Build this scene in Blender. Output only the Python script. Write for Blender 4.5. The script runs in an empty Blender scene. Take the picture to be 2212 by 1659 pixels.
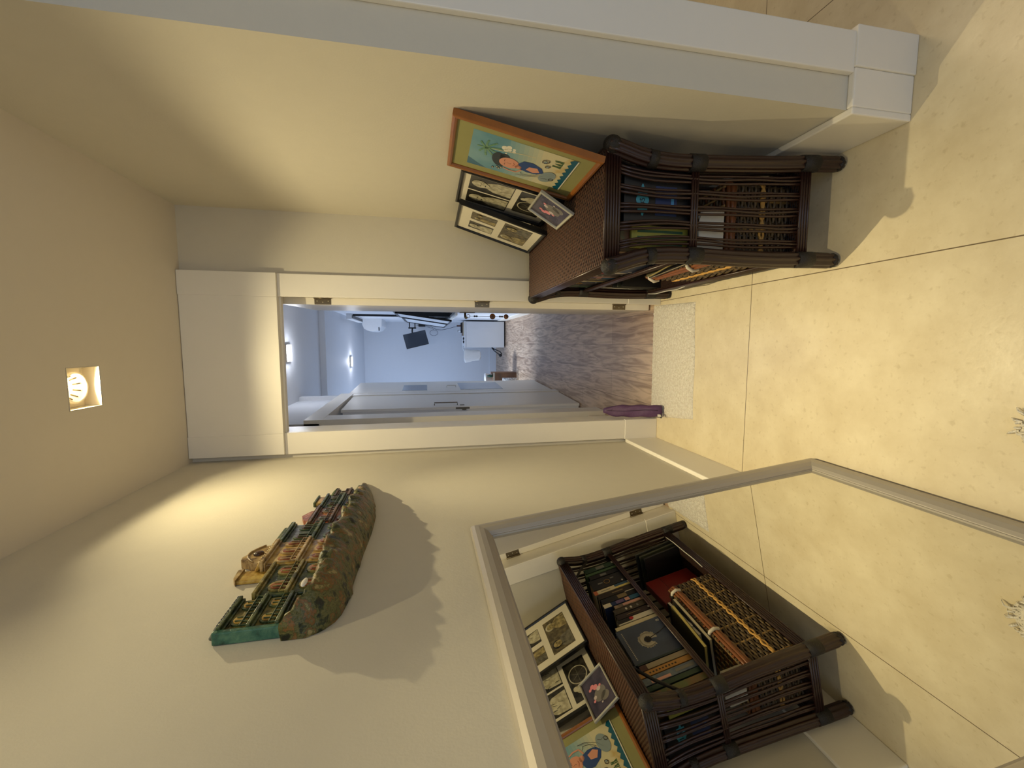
import bpy, math, random
from mathutils import Vector, Matrix
R = random.Random(7)
PI = math.pi
S = bpy.context.scene
COL = S.collection

# ------------------------------------------------------------------ camera
def make_camera():
    f, p, y, r, h = 912.563, .199, -.0958, .0184, 1.3825
    cy, sy, cp, sp = math.cos(y), math.sin(y), math.cos(p), math.sin(p)
    fwd = Vector((sy*cp, cy*cp, -sp)); right = Vector((cy, -sy, 0)); down = fwd.cross(right)
    c, s = math.cos(r), math.sin(r)
    r2 = right*c + down*s
    d2 = down*c - right*s
    cam = bpy.data.cameras.new('camera'); o = bpy.data.objects.new('camera', cam); COL.objects.link(o)
    # the photograph lies on its side: picture right is towards the floor
    m = Matrix((d2, r2, -fwd)).transposed().to_4x4()
    m.translation = Vector((0, 0, h))
    o.matrix_world = m
    cam.sensor_fit = 'HORIZONTAL'; cam.sensor_width = 36; cam.lens = f/2212*36
    cam.clip_start = .01
    S.camera = o
make_camera()

# ------------------------------------------------------------------ world, exposure, lights
w = bpy.data.worlds.new('world'); S.world = w; w.use_nodes = True
w.node_tree.nodes['Background'].inputs[0].default_value = (.62, .72, 1, 1)
w.node_tree.nodes['Background'].inputs[1].default_value = .35
S.view_settings.view_transform = 'Standard'; S.view_settings.look = 'None'
S.view_settings.exposure = 0.0; S.view_settings.gamma = 1; S.view_settings.use_curve_mapping = False

WARM = (1, .845, .49)
LAMP_POWER = [(.12, 47, 150), (.10, 14, 80)]        # per downlight: bare spill, wide beam, core beam
HZ = 2.5445                                    # hall ceiling
LAMPS = [(-.151, 1.723), (-.151, .56)]        # centres of the two square downlights of the hall

def area(name, loc, rot, sx, sy, power, col, spread=PI):
    l = bpy.data.lights.new(name, 'AREA'); l.shape = 'RECTANGLE'; l.size = sx; l.size_y = sy
    l.energy = power; l.color = col; l.spread = spread
    o = bpy.data.objects.new(name, l); COL.objects.link(o); o.location = loc; o.rotation_euler = rot
    return o
DAY = (.50, .68, 1)
area('added_study_daylight', (-1.93, 6.7, 1.5), (0, -PI/2, 0), 1.7, 2.2, 34, DAY)       # area light added for study daylight; no window is built on this side
area('daylight_study_side', (.40, 6.85, 1.45), (0, PI/2, 0), .75, 2.0, 5, DAY)           # through the two small windows
area('daylight_living_room', (.4, -1.95, 1.4), (PI/2, 0, 0), 2.4, 1.8, 15, (.70, .84, 1))      # from the living room behind
def add_floor_spot():
    l = bpy.data.lights.new('added_floor_spot', 'SPOT'); l.energy = 420; l.color = (.78, .88, 1); l.spot_size = math.radians(46); l.spot_blend = .8; l.shadow_soft_size = .25  # spot added from the unseen left side to brighten the study floor
    o = bpy.data.objects.new('added_floor_spot', l); COL.objects.link(o); o.location = (-1.9, 6.5, 2.3)
    d = Vector((-.05, 6.3, 0))-Vector(o.location); o.rotation_euler = d.to_track_quat('-Z', 'Y').to_euler()
add_floor_spot()
def point(name, loc, power, col, r=.03):
    l = bpy.data.lights.new(name, 'POINT'); l.energy = power; l.color = col; l.shadow_soft_size = r
    o = bpy.data.objects.new(name, l); COL.objects.link(o); o.location = loc
point('side_room_lamp', (1.75, 1.9, 2.3), 26, (1, .84, .60), .30)

# ------------------------------------------------------------------ materials
def lin(c):
    c = c/255
    return c/12.92 if c <= .04045 else ((c+.055)/1.055)**2.4
_m = {}
def M(name, rgb, rough=.6, metal=0, var=0, scale=20, bump=0, bscale=60, spec=.5, coat=0, emit=0, rgb2=None, stretch=None, detail=3, trans=0):
    if name in _m: return _m[name]
    m = bpy.data.materials.new(name); m.use_nodes = True; nt = m.node_tree
    b = nt.nodes['Principled BSDF']
    col = (lin(rgb[0]), lin(rgb[1]), lin(rgb[2]), 1)
    b.inputs['Roughness'].default_value = rough; b.inputs['Metallic'].default_value = metal
    b.inputs['Specular IOR Level'].default_value = spec; b.inputs['Coat Weight'].default_value = coat
    b.inputs['Base Color'].default_value = col
    tc = nt.nodes.new('ShaderNodeTexCoord'); mp = nt.nodes.new('ShaderNodeMapping')
    nt.links.new(tc.outputs['Object'], mp.inputs[0])
    if stretch: mp.inputs['Scale'].default_value = stretch
    nz = nt.nodes.new('ShaderNodeTexNoise'); nz.inputs['Scale'].default_value = scale; nz.inputs['Detail'].default_value = detail
    nt.links.new(mp.outputs[0], nz.inputs[0])
    cr = nt.nodes.new('ShaderNodeValToRGB')
    v = var if (var or rgb2) else .03
    if rgb2:
        c2 = (lin(rgb2[0]), lin(rgb2[1]), lin(rgb2[2]), 1)
        cr.color_ramp.elements[0].position = .38; cr.color_ramp.elements[1].position = .62
    else:
        c2 = tuple(min(1, x*(1+v)) for x in col[:3])+(1,)
        col = tuple(x*(1-v) for x in col[:3])+(1,)
    cr.color_ramp.elements[0].color = col; cr.color_ramp.elements[1].color = c2
    nt.links.new(nz.outputs[0], cr.inputs[0]); nt.links.new(cr.outputs[0], b.inputs['Base Color'])
    if bump:
        n2 = nt.nodes.new('ShaderNodeTexNoise'); n2.inputs['Scale'].default_value = bscale; n2.inputs['Detail'].default_value = 4
        nt.links.new(mp.outputs[0], n2.inputs[0])
        bp = nt.nodes.new('ShaderNodeBump'); bp.inputs['Strength'].default_value = bump; bp.inputs['Distance'].default_value = .01
        nt.links.new(n2.outputs[0], bp.inputs['Height']); nt.links.new(bp.outputs[0], b.inputs['Normal'])
    if emit:
        b.inputs['Emission Color'].default_value = (lin(rgb[0]), lin(rgb[1]), lin(rgb[2]), 1); b.inputs['Emission Strength'].default_value = emit
    if trans: b.inputs['Transmission Weight'].default_value = trans
    _m[name] = m; return m

def grid_mat(name, rgb, rgb2, line, sx, sy, ox, oy, gap, rough, bump=0, spec=.5, nscale=6, axis='xy'):
    """tiles with thin joints in object space: a joint every sx and sy metres, through ox, oy"""
    m = bpy.data.materials.new(name); m.use_nodes = True; nt = m.node_tree; N = nt.nodes; L = nt.links
    b = N['Principled BSDF']; b.inputs['Roughness'].default_value = rough; b.inputs['Specular IOR Level'].default_value = spec
    tc = N.new('ShaderNodeTexCoord'); sep = N.new('ShaderNodeSeparateXYZ'); L.new(tc.outputs['Object'], sep.inputs[0])
    def mth(op, a, c):
        n = N.new('ShaderNodeMath'); n.operation = op
        for i, q in enumerate((a, c)):
            if isinstance(q, (int, float)): n.inputs[i].default_value = q
            else: L.new(q, n.inputs[i])
        return n.outputs[0]
    def line_at(sock, s, o):
        a = mth('SUBTRACT', sock, o); a = mth('DIVIDE', a, s); a = mth('FRACT', mth('ADD', a, 100.5), 0)
        a = mth('ABSOLUTE', mth('SUBTRACT', a, .5), 0); return mth('LESS_THAN', mth('MULTIPLY', a, s), gap/2)
    jx = line_at(sep.outputs[0], sx, ox); jy = line_at(sep.outputs[1], sy, oy)
    j = mth('MAXIMUM', jx, jy)
    nz = N.new('ShaderNodeTexNoise'); nz.inputs['Scale'].default_value = nscale; nz.inputs['Detail'].default_value = 8; nz.inputs['Roughness'].default_value = .65
    L.new(tc.outputs['Object'], nz.inputs[0])
    cr = N.new('ShaderNodeValToRGB'); cr.color_ramp.elements[0].position = .35; cr.color_ramp.elements[1].position = .65
    cr.color_ramp.elements[0].color = (*[lin(x) for x in rgb], 1); cr.color_ramp.elements[1].color = (*[lin(x) for x in rgb2], 1)
    L.new(nz.outputs[0], cr.inputs[0])
    # small darker specks
    n3 = N.new('ShaderNodeTexNoise'); n3.inputs['Scale'].default_value = 55; n3.inputs['Detail'].default_value = 4; L.new(tc.outputs['Object'], n3.inputs[0])
    c3 = N.new('ShaderNodeValToRGB'); c3.color_ramp.elements[0].position = .28; c3.color_ramp.elements[0].color = (.84, .81, .76, 1)
    c3.color_ramp.elements[1].position = .40; c3.color_ramp.elements[1].color = (1, 1, 1, 1); L.new(n3.outputs[0], c3.inputs[0])
    mu = N.new('ShaderNodeMix'); mu.data_type = 'RGBA'; mu.blend_type = 'MULTIPLY'; mu.inputs[0].default_value = .8
    L.new(cr.outputs[0], mu.inputs[6]); L.new(c3.outputs[0], mu.inputs[7])
    mx = N.new('ShaderNodeMix'); mx.data_type = 'RGBA'; L.new(j, mx.inputs[0]); L.new(mu.outputs[2], mx.inputs[6])
    mx.inputs[7].default_value = (*[lin(x) for x in line], 1); L.new(mx.outputs[2], b.inputs['Base Color'])
    bp = N.new('ShaderNodeBump'); bp.inputs['Strength'].default_value = .12; bp.inputs['Distance'].default_value = .003
    L.new(n3.outputs[0], bp.inputs['Height']); L.new(bp.outputs[0], b.inputs['Normal'])
    _m[name] = m; return m

def laminate_mat():
    m = bpy.data.materials.new('laminate'); m.use_nodes = True; nt = m.node_tree; N = nt.nodes; L = nt.links
    b = N['Principled BSDF']; b.inputs['Roughness'].default_value = .38
    tc = N.new('ShaderNodeTexCoord'); mp = N.new('ShaderNodeMapping'); mp.inputs['Rotation'].default_value = (0, 0, PI/2)
    L.new(tc.outputs['Object'], mp.inputs[0])
    br = N.new('ShaderNodeTexBrick'); br.offset = .5; L.new(mp.outputs[0], br.inputs[0])
    br.inputs['Scale'].default_value = 1; br.inputs['Brick Width'].default_value = 1.2; br.inputs['Row Height'].default_value = .19
    br.inputs['Mortar Size'].default_value = .0012
    br.inputs['Color1'].default_value = (*[lin(x) for x in (186, 160, 136)], 1); br.inputs['Color2'].default_value = (*[lin(x) for x in (202, 178, 154)], 1)
    br.inputs['Mortar'].default_value = (*[lin(x) for x in (84, 70, 60)], 1)
    m2 = N.new('ShaderNodeMapping'); m2.inputs['Scale'].default_value = (26, 2.6, 1); L.new(tc.outputs['Object'], m2.inputs[0])
    nz = N.new('ShaderNodeTexNoise'); nz.inputs['Scale'].default_value = 1; nz.inputs['Detail'].default_value = 7; nz.inputs['Distortion'].default_value = 1.4
    L.new(m2.outputs[0], nz.inputs[0])
    cr = N.new('ShaderNodeValToRGB'); cr.color_ramp.elements[0].position = .36; cr.color_ramp.elements[0].color = (.52, .47, .43, 1)
    cr.color_ramp.elements[1].position = .60; cr.color_ramp.elements[1].color = (1, 1, 1, 1); L.new(nz.outputs[0], cr.inputs[0])
    mu = N.new('ShaderNodeMix'); mu.data_type = 'RGBA'; mu.blend_type = 'MULTIPLY'; mu.inputs[0].default_value = 1
    L.new(br.outputs[0], mu.inputs[6]); L.new(cr.outputs[0], mu.inputs[7]); L.new(mu.outputs[2], b.inputs['Base Color'])
    return m

def weave_mat(name, c1, c2, dark, sx=1, bw=.028, bh=.006, rough=.42, rot=0):
    m = bpy.data.materials.new(name); m.use_nodes = True; nt = m.node_tree; N = nt.nodes; L = nt.links
    b = N['Principled BSDF']; b.inputs['Roughness'].default_value = rough
    tc = N.new('ShaderNodeTexCoord'); mp = N.new('ShaderNodeMapping'); mp.inputs['Rotation'].default_value = (0, 0, rot); L.new(tc.outputs['Object'], mp.inputs[0])
    br = N.new('ShaderNodeTexBrick'); br.offset = .5; L.new(mp.outputs[0], br.inputs[0]); br.inputs['Scale'].default_value = 1
    br.inputs['Brick Width'].default_value = bw; br.inputs['Row Height'].default_value = bh; br.inputs['Mortar Size'].default_value = bh*.22; br.inputs['Mortar Smooth'].default_value = 1
    br.inputs['Color1'].default_value = (*[lin(x) for x in c1], 1); br.inputs['Color2'].default_value = (*[lin(x) for x in c2], 1); br.inputs['Mortar'].default_value = (*[lin(x) for x in dark], 1)
    L.new(br.outputs[0], b.inputs['Base Color'])
    iv = N.new('ShaderNodeMath'); iv.operation = 'SUBTRACT'; iv.inputs[0].default_value = 1; L.new(br.outputs['Fac'], iv.inputs[1])
    bp = N.new('ShaderNodeBump'); bp.inputs['Strength'].default_value = .9; bp.inputs['Distance'].default_value = .004; L.new(iv.outputs[0], bp.inputs['Height']); L.new(bp.outputs[0], b.inputs['Normal'])
    return m

wallp = M('wall_paint', (214, 207, 190), .75, var=.02, bump=.05, bscale=180)
ceilp = M('ceiling_paint', (222, 212, 196), .8, var=.015)
trimp = M('white_lacquer', (240, 234, 222), .38, var=.01)
farw = M('study_wall_paint', (214, 216, 220), .7, var=.015)
tile = grid_mat('porcelain_tile', (212, 197, 164), (226, 213, 182), (112, 96, 72), .914, .914, .256, 1.612, .0032, .30)
lamin = laminate_mat()

# ------------------------------------------------------------------ mesh builder
class MB:
    def __init__(s): s.v = []; s.f = []; s.m = []; s.mats = []; s.sm = []
    def mi(s, mat):
        if mat not in s.mats: s.mats.append(mat)
        return s.mats.index(mat)
    def add(s, vs, fs, mat, smooth=False):
        o = len(s.v); s.v += [tuple(x) for x in vs]; k = s.mi(mat)
        for f in fs: s.f.append(tuple(i+o for i in f)); s.m.append(k); s.sm.append(smooth)
        return s
    def box(s, a, b, mat, T=None):
        x0, y0, z0 = a; x1, y1, z1 = b
        vs = [(x0,y0,z0),(x1,y0,z0),(x1,y1,z0),(x0,y1,z0),(x0,y0,z1),(x1,y0,z1),(x1,y1,z1),(x0,y1,z1)]
        if T: vs = [T @ Vector(q) for q in vs]
        return s.add(vs, [(3,2,1,0),(4,5,6,7),(0,1,5,4),(1,2,6,5),(2,3,7,6),(3,0,4,7)], mat)
    def rbox(s, a, b, mat, r=.003, T=None):
        """box with chamfered edges"""
        import bmesh
        bm = bmesh.new(); x0, y0, z0 = a; x1, y1, z1 = b
        vs = [bm.verts.new(q) for q in [(x0,y0,z0),(x1,y0,z0),(x1,y1,z0),(x0,y1,z0),(x0,y0,z1),(x1,y0,z1),(x1,y1,z1),(x0,y1,z1)]]
        for f in [(3,2,1,0),(4,5,6,7),(0,1,5,4),(1,2,6,5),(2,3,7,6),(3,0,4,7)]: bm.faces.new([vs[i] for i in f])
        bmesh.ops.bevel(bm, geom=bm.edges[:], offset=r, segments=2, profile=.5, affect='EDGES')
        bm.verts.index_update()
        V = [q.co.copy() for q in bm.verts]
        if T: V = [T @ q for q in V]
        F = [[q.index for q in f.verts] for f in bm.faces]; bm.free()
        return s.add(V, F, mat)
    def tube(s, pts, r, mat, seg=10, lobes=0, amp=.12, cap=True, closed=False, rr=None):
        pts = [Vector(p) for p in pts]; n = len(pts); base = len(s.v); k = s.mi(mat); up = None
        if lobes: seg = lobes*4
        for i, p in enumerate(pts):
            if closed: t = (pts[(i+1) % n]-pts[i-1])
            else: t = pts[min(i+1, n-1)]-pts[max(i-1, 0)]
            t.normalize()
            if up is None:
                up = Vector((0, 0, 1)) if abs(t.z) < .9 else Vector((0, 1, 0))
            a = t.cross(up)
            if a.length < 1e-4: a = t.cross(Vector((1, 0, 0)))
            a.normalize(); bb = a.cross(t).normalized(); up = bb
            rad = rr[i] if rr else r
            for j in range(seg):
                th = 2*PI*j/seg; q = rad*(1-amp+amp*abs(math.cos(lobes*th/2))) if lobes else rad
                s.v.append(tuple(p+a*(q*math.cos(th))+bb*(q*math.sin(th))))
        rings = n if closed else n-1
        for i in range(rings):
            for j in range(seg):
                i2 = (i+1) % n
                s.f.append((base+i*seg+j, base+i*seg+(j+1) % seg, base+i2*seg+(j+1) % seg, base+i2*seg+j)); s.m.append(k); s.sm.append(True)
        if cap and not closed:
            s.f.append(tuple(base+j for j in range(seg))[::-1]); s.m.append(k); s.sm.append(False)
            s.f.append(tuple(base+(n-1)*seg+j for j in range(seg))); s.m.append(k); s.sm.append(False)
        return s
    def lathe(s, prof, c, ax, mat, seg=24, smooth=True, cap=True):
        """prof: list of (radius, distance along ax) from c"""
        ax = Vector(ax).normalized(); a = ax.orthogonal().normalized(); b = ax.cross(a); c = Vector(c); base = len(s.v); k = s.mi(mat)
        for r, h in prof:
            for j in range(seg):
                t = 2*PI*j/seg; s.v.append(tuple(c+ax*h+a*(r*math.cos(t))+b*(r*math.sin(t))))
        for i in range(len(prof)-1):
            for j in range(seg):
                s.f.append((base+i*seg+j, base+i*seg+(j+1) % seg, base+(i+1)*seg+(j+1) % seg, base+(i+1)*seg+j)); s.m.append(k); s.sm.append(smooth)
        for i in (0, len(prof)-1):
            if cap and prof[i][0] > 1e-5: s.f.append(tuple(base+i*seg+j for j in range(seg))); s.m.append(k); s.sm.append(False)
        return s
    def ball(s, c, r, mat, seg=16, rings=10, T=None):
        """ellipsoid, r may be a triple"""
        if isinstance(r, (int, float)): r = (r, r, r)
        base = len(s.v); k = s.mi(mat)
        for i in range(rings+1):
            ph = PI*i/rings
            for j in range(seg):
                t = 2*PI*j/seg; q = Vector((r[0]*math.sin(ph)*math.cos(t), r[1]*math.sin(ph)*math.sin(t), r[2]*math.cos(ph)))
                if T: q = T @ q
                s.v.append(tuple(Vector(c)+q))
        for i in range(rings):
            for j in range(seg):
                s.f.append((base+i*seg+j, base+(i+1)*seg+j, base+(i+1)*seg+(j+1) % seg, base+i*seg+(j+1) % seg)); s.m.append(k); s.sm.append(True)
        return s
    def prism(s, poly, fn, d0, d1, mat):
        """poly: list of 2-D points, fn(a, b, d) -> 3-D"""
        n = len(poly); vs = [fn(a, b, d0) for a, b in poly]+[fn(a, b, d1) for a, b in poly]
        fs = [tuple(range(n))[::-1], tuple(range(n, 2*n))]+[(i, (i+1) % n, n+(i+1) % n, n+i) for i in range(n)]
        return s.add(vs, fs, mat)
    def poly(s, pts, mat): return s.add(pts, [tuple(range(len(pts)))], mat)
    def build(s, name, parent=None, **kw):
        me = bpy.data.meshes.new(name); me.from_pydata(s.v, [], s.f)
        for m in s.mats: me.materials.append(m)
        for p, k, sm in zip(me.polygons, s.m, s.sm): p.material_index = k; p.use_smooth = sm
        me.update()
        import bmesh
        bm = bmesh.new(); bm.from_mesh(me); bmesh.ops.recalc_face_normals(bm, faces=bm.faces); bm.to_mesh(me); bm.free()
        o = bpy.data.objects.new(name, me); COL.objects.link(o)
        if parent: o.parent = parent
        for k, v in kw.items(): o[k] = v
        return o
def empty(name, label, cat, loc=(0,0,0), mat=None, group=None):
    o = bpy.data.objects.new(name, None); COL.objects.link(o); o.empty_display_size = .05
    if mat is not None: o.matrix_world = mat
    else: o.location = loc
    o['label'] = label; o['category'] = cat
    if group: o['group'] = group
    return o
def struct(mb, name, **kw): return mb.build(name, kind='structure', **kw)
def frame_mat(origin, ex, ez):
    """local x along ex, local z along ez, local y away from the viewer"""
    ex = Vector(ex).normalized(); ez = Vector(ez).normalized(); ey = ez.cross(ex)
    m = Matrix((ex, ey, ez)).transposed().to_4x4(); m.translation = Vector(origin); return m
def text_mesh(parent, txt, size, mat, M4, name='lettering', ext=.0004):
    c = bpy.data.curves.new(name, 'FONT'); c.body = txt; c.size = size; c.extrude = ext; c.align_x = 'CENTER'; c.align_y = 'CENTER'
    t = bpy.data.objects.new(name, c); COL.objects.link(t)
    dg = bpy.context.evaluated_depsgraph_get(); me = bpy.data.meshes.new_from_object(t.evaluated_get(dg))
    bpy.data.objects.remove(t); o = bpy.data.objects.new(name, me); me.materials.clear(); me.materials.append(mat); COL.objects.link(o)
    o.parent = parent; o.matrix_local = M4; return o

# ================================================================== ROOM SHELL
XL, XR, D, YE = -.592, .66, 2.36, 1.05
# openings in the ceiling for the square downlights
def holed_plane(mb, x0, x1, y0, y1, z, t, holes, mat):
    """slab above z with rectangular holes (x0,x1,y0,y1) sorted by y, sharing no rows"""
    ycur = y0
    for hx0, hx1, hy0, hy1 in sorted(holes, key=lambda h: h[2]):
        mb.box((x0, ycur, z), (x1, hy0, z+t), mat); mb.box((x0, hy0, z), (hx0, hy1, z+t), mat); mb.box((hx1, hy0, z), (x1, hy1, z+t), mat); ycur = hy1
    mb.box((x0, ycur, z), (x1, y1, z+t), mat)
LS = .0727
holes = [(x-LS, x+LS, y-LS-.002, y+LS+.002) for x, y in LAMPS]
mb = MB(); holed_plane(mb, -.75, XR+.09, -2, D, HZ, .012, holes, ceilp); mb.box((XR+.09, -2, HZ), (3.0, 4.2, HZ+.012), ceilp); struct(mb, 'ceiling')
mb = MB(); mb.box((-.75, -2, -.05), (3.0, 2.41, 0), tile); mb.box((XR+.2, 2.41, -.05), (3.0, 4.2, 0), tile); struct(mb, 'floor')
mb = MB(); mb.box((XL-.1, -2, 0), (XL, D+.15, HZ), wallp); struct(mb, 'wall_left')
# right wall ends in an outside corner; its end face looks towards the viewer and carries the casing of a doorway
mb = MB(); mb.box((XR, YE, 0), (XR+.18, D, HZ), wallp); struct(mb, 'wall_right')
mb = MB(); mb.box((XR+.15, YE+.16, 0), (XR+.18, D+.15, HZ), wallp)
mb.box((2.95, -2, 0), (3.0, 4.2, HZ), wallp); mb.box((XR+.18, 4.15, 0), (2.95, 4.2, HZ), wallp); struct(mb, 'wall_side_room')
mb = MB(); mb.box((.845, YE, 2.12), (1.75, YE+.15, HZ), wallp); mb.box((1.75, YE, 0), (2.95, YE+.15, HZ), wallp); struct(mb, 'wall_end')
# front wall with the door opening
JX0, JX1, DH = -.4568, .249, 2.10
mb = MB(); mb.box((XL-.1, D, 0), (JX0-.02, D+.15, HZ), wallp); mb.box((JX1+.02, D, 0), (XR+.18, D+.15, HZ), wallp); mb.box((JX0-.02, D, DH+.06), (JX1+.02, D+.15, 2.62), wallp); struct(mb, 'wall_front')

# ---- baseboards
def bboard(name, a, b): mb = MB(); mb.rbox(a, b, trimp, .004); return struct(mb, name)
bboard('baseboard_left', (XL, -2, 0), (XL+.02, 2.338, .207))
bboard('baseboard_right', (XR-.02, YE-.02, 0), (XR, D, .207))
bboard('baseboard_end', (XR, YE-.02, 0), (.764, YE, .207))
bboard('baseboard_front', (.36, D-.02, 0), (XR-.02, D, .207))
# ---- casing of the side doorway (beside the outside corner)
mb = MB(); mb.rbox((.750, YE-.018, .207), (.858, YE, 2.2), trimp, .003); mb.rbox((.764, YE-.024, 0), (.872, YE, .210), trimp, .003)
mb.rbox((.840, YE, 0), (.858, YE+.16, 2.12), trimp, .002)
mb.rbox((1.75, YE-.018, 0), (1.858, YE, 2.2), trimp, .003); mb.rbox((.750, YE-.02, 2.12), (1.858, YE, 2.23), trimp, .003)
struct(mb, 'trim_2')
# ---- casing of the hall door: side boards, plinth blocks, tall head panel up to the ceiling
mb = MB()
mb.rbox((.238, D-.02, .21), (.353, D, 2.108), trimp, .003); mb.rbox((-.571, D-.02, .21), (JX0, D, 2.108), trimp, .003)
mb.rbox((.236, D-.024, 0), (.355, D, .21), trimp, .003); mb.rbox((-.574, D-.024, 0), (JX0+.003, D, .21), trimp, .003)
mb.rbox((-.566, D-.034, 2.108), (.352, D, HZ-.002), trimp, .003)
# shallow stiles and bottom rail on the head panel
mb.rbox((-.566, D-.0375, 2.108), (-.459, D-.03, HZ-.002), trimp, .001); mb.rbox((.236, D-.0375, 2.108), (.352, D-.03, HZ-.002), trimp, .001)
mb.rbox((-.457, D-.0365, 2.108), (.234, D-.03, 2.212), trimp, .001)
struct(mb, 'trim_1')
# ---- jambs + stop
mb = MB()
mb.box((JX1, D, 0), (JX1+.02, D+.15, DH+.05), trimp); mb.box((JX0-.02, D, 0), (JX0, D+.15, DH+.05), trimp); mb.box((JX0-.02, D, DH+.045), (JX1+.02, D+.15, DH+.06), trimp)
mb.box((JX0, D, DH), (JX1, D+.03, DH+.05), trimp)
struct(mb, 'trim_3')

# ---- door leaf of the hall door, opened into the study; hinges on its edge
brass = M('aged_nickel', (120, 108, 88), .35, metal=.9, var=.1)
steel = M('bright_screw', (200, 195, 180), .3, metal=.9)
ang = math.atan2(.715, .022)
Td = Matrix.Translation((.2475, 2.452, 0)) @ Matrix.Rotation(ang, 4, 'Z')
dr = MB(); dr.rbox((0, 0, .012), (.715, .037, 2.125), trimp, .002)
leaf = struct(dr, 'door_1'); leaf.matrix_world = Td
for z in (1.921, 1.062, .214):
    h = MB(); h.rbox((-.0015, .006, z-.042), (.001, .036, z+.042), brass, .0006)
    h.tube([(-.004, .002, z-.044), (-.004, .002, z+.044)], .005, brass, 10)
    for k, dz in enumerate((-.028, 0, .028)): h.lathe([(.0035, 0), (.003, .0012), (0, .0016)], (-.0015, .018+(.006 if k == 1 else 0), z+dz), (-1, 0, 0), steel, 10)
    h.build('hinge', leaf)
h = MB(); h.rbox((.635, .037, 1.03), (.68, .041, 1.14), brass, .001); h.tube([(.66, .04, 1.10), (.66, .075, 1.10), (.60, .08, 1.10), (.545, .078, 1.10)], .008, brass, 10)
h.build('door_handle', leaf)

# ================================================================== STUDY beyond the door
SX0, SX1, YF = -2.0, .42, 8.45
mb = MB(); mb.box((SX0, 2.41, -.05), (SX1+.3, YF+.1, 0), lamin); struct(mb, 'floor_study')
mb = MB(); mb.box((SX0, D+.15, 2.60), (SX1+.2, 5.3, 2.65), farw); mb.box((SX0, 5.3, 2.535), (SX1+.2, YF+.1, 2.60), farw); mb.box((-.75, D+.15, 2.60), (SX1+.2, D+.151, 2.62), farw); struct(mb, 'ceiling_study')
mb = MB(); mb.box((SX0, YF, 0), (SX1+.2, YF+.1, 2.6), farw)
mb.rbox((SX0, YF-.016, 0), (SX1, YF, .14), farw, .003); mb.box((-.03, YF-.004, .14), (SX1, YF, 2.54), farw); struct(mb, 'wall_study_back')
# right wall with two window openings  (y 5.4-6.3 and 6.3-7.7)
WIN = [(5.42, 6.28, 1.02, 1.78), (6.42, 7.70, 1.02, 1.74)]
mb = MB(); yc = D+.15
for y0, y1, z0, z1 in WIN:
    mb.box((SX1, yc, 0), (SX1+.12, y0, 2.62), farw); mb.box((SX1, y0, 0), (SX1+.12, y1, z0), farw); mb.box((SX1, y0, z1), (SX1+.12, y1, 2.62), farw); yc = y1
mb.box((SX1, yc, 0), (SX1+.12, YF, 2.62), farw); mb.rbox((SX1-.014, D+.15, 0), (SX1, YF, .14), trimp, .003); struct(mb, 'wall_study_right')
pale2 = M('frosted_sash', (214, 218, 222), .6)  # white-grey frosted pane filling each sash
blackf = M('black_anodised', (24, 25, 28), .35, metal=.4)
glass = M('window_glass', (225, 235, 240), .02, trans=1)
for i, (y0, y1, z0, z1) in enumerate(WIN):
    mb = MB()
    for a, b in (((y0, z0), (y1, z0+.022)), ((y0, z1-.022), (y1, z1)), ((y0, z0), (y0+.022, z1)), ((y1-.022, z0), (y1, z1))):
        mb.box((SX1-.022, a[0], a[1]), (SX1+.05, b[0], b[1]), blackf)
    fr = struct(mb, 'window_%d' % (i+1))
    g = MB(); g.box((SX1+.02, y0+.02, z0+.02), (SX1+.026, y1-.02, z1-.02), glass); g.build('pane', fr)
    # awning sash tilted into the room
    s = MB(); T = Matrix.Translation((SX1-.02, 0, z1-.03)) @ Matrix.Rotation(math.radians(8), 4, 'Y')
    hh = z1-z0-.06
    for a, b in (((y0+.04, -hh), (y1-.04, -hh+.018)), ((y0+.04, -.018), (y1-.04, 0)), ((y0+.04, -hh), (y0+.058, 0)), ((y1-.058, -hh), (y1-.04, 0))):
        s.box((-.02, a[0], a[1]), (.004, b[0], b[1]), blackf, T)
    sa = s.build('sash', fr); s = MB(); s.box((-.010, y0+.058, -hh+.018), (-.005, y1-.058, -.018), pale2, T); s.build('sash_pane', sa)
    s = MB(); s.box((SX1-.06, y0-.04, z0-.03), (SX1, y1+.04, z0-.005), trimp); s.build('window_sill', fr)
# left wall of the corridor with a doorway, its leaf ajar
LW = -.57
mb = MB(); mb.box((LW-.08, D+.15, 0), (LW, 3.14, 2.62), farw); mb.box((LW-.06, 4.40, 0), (-.515, 4.50, 2.62), farw); mb.box((LW-.08, 3.10, 2.12), (LW+.02, 4.42, 2.62), farw)
mb.box((SX0, 4.46, 0), (-.52, 4.50, 2.62), farw); mb.box((SX0-.05, 4.46, 0), (SX0, YF+.1, 2.62), farw)
mb.box((-1.6, D+.15, 0), (-1.5, 4.46, 2.62), farw)
struct(mb, 'wall_study_left')
def slab(mb, pts, z0, z1, mat): mb.prism(pts, lambda a, b, d: (a, b, d), z0, z1, mat)
mb = MB(); slab(mb, [(-.60, 3.10), (-.524, 3.10), (-.522, 3.28), (-.60, 3.28)], 0, 2.10, trimp)
slab(mb, [(-.60, 4.30), (-.497, 4.30), (-.492, 4.43), (-.60, 4.43)], 0, 2.10, trimp)
slab(mb, [(-.60, 3.10), (-.524, 3.10), (-.490, 4.43), (-.60, 4.43)], 2.10, 2.22, trimp)
mb.rbox((LW, D+.16, 0), (LW+.014, 3.10, .15), trimp, .003)
struct(mb, 'trim_4')
Td = Matrix.Translation((-.503, 4.293, 0)) @ Matrix.Rotation(math.atan2(-.65, -.036), 4, 'Z')
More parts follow.
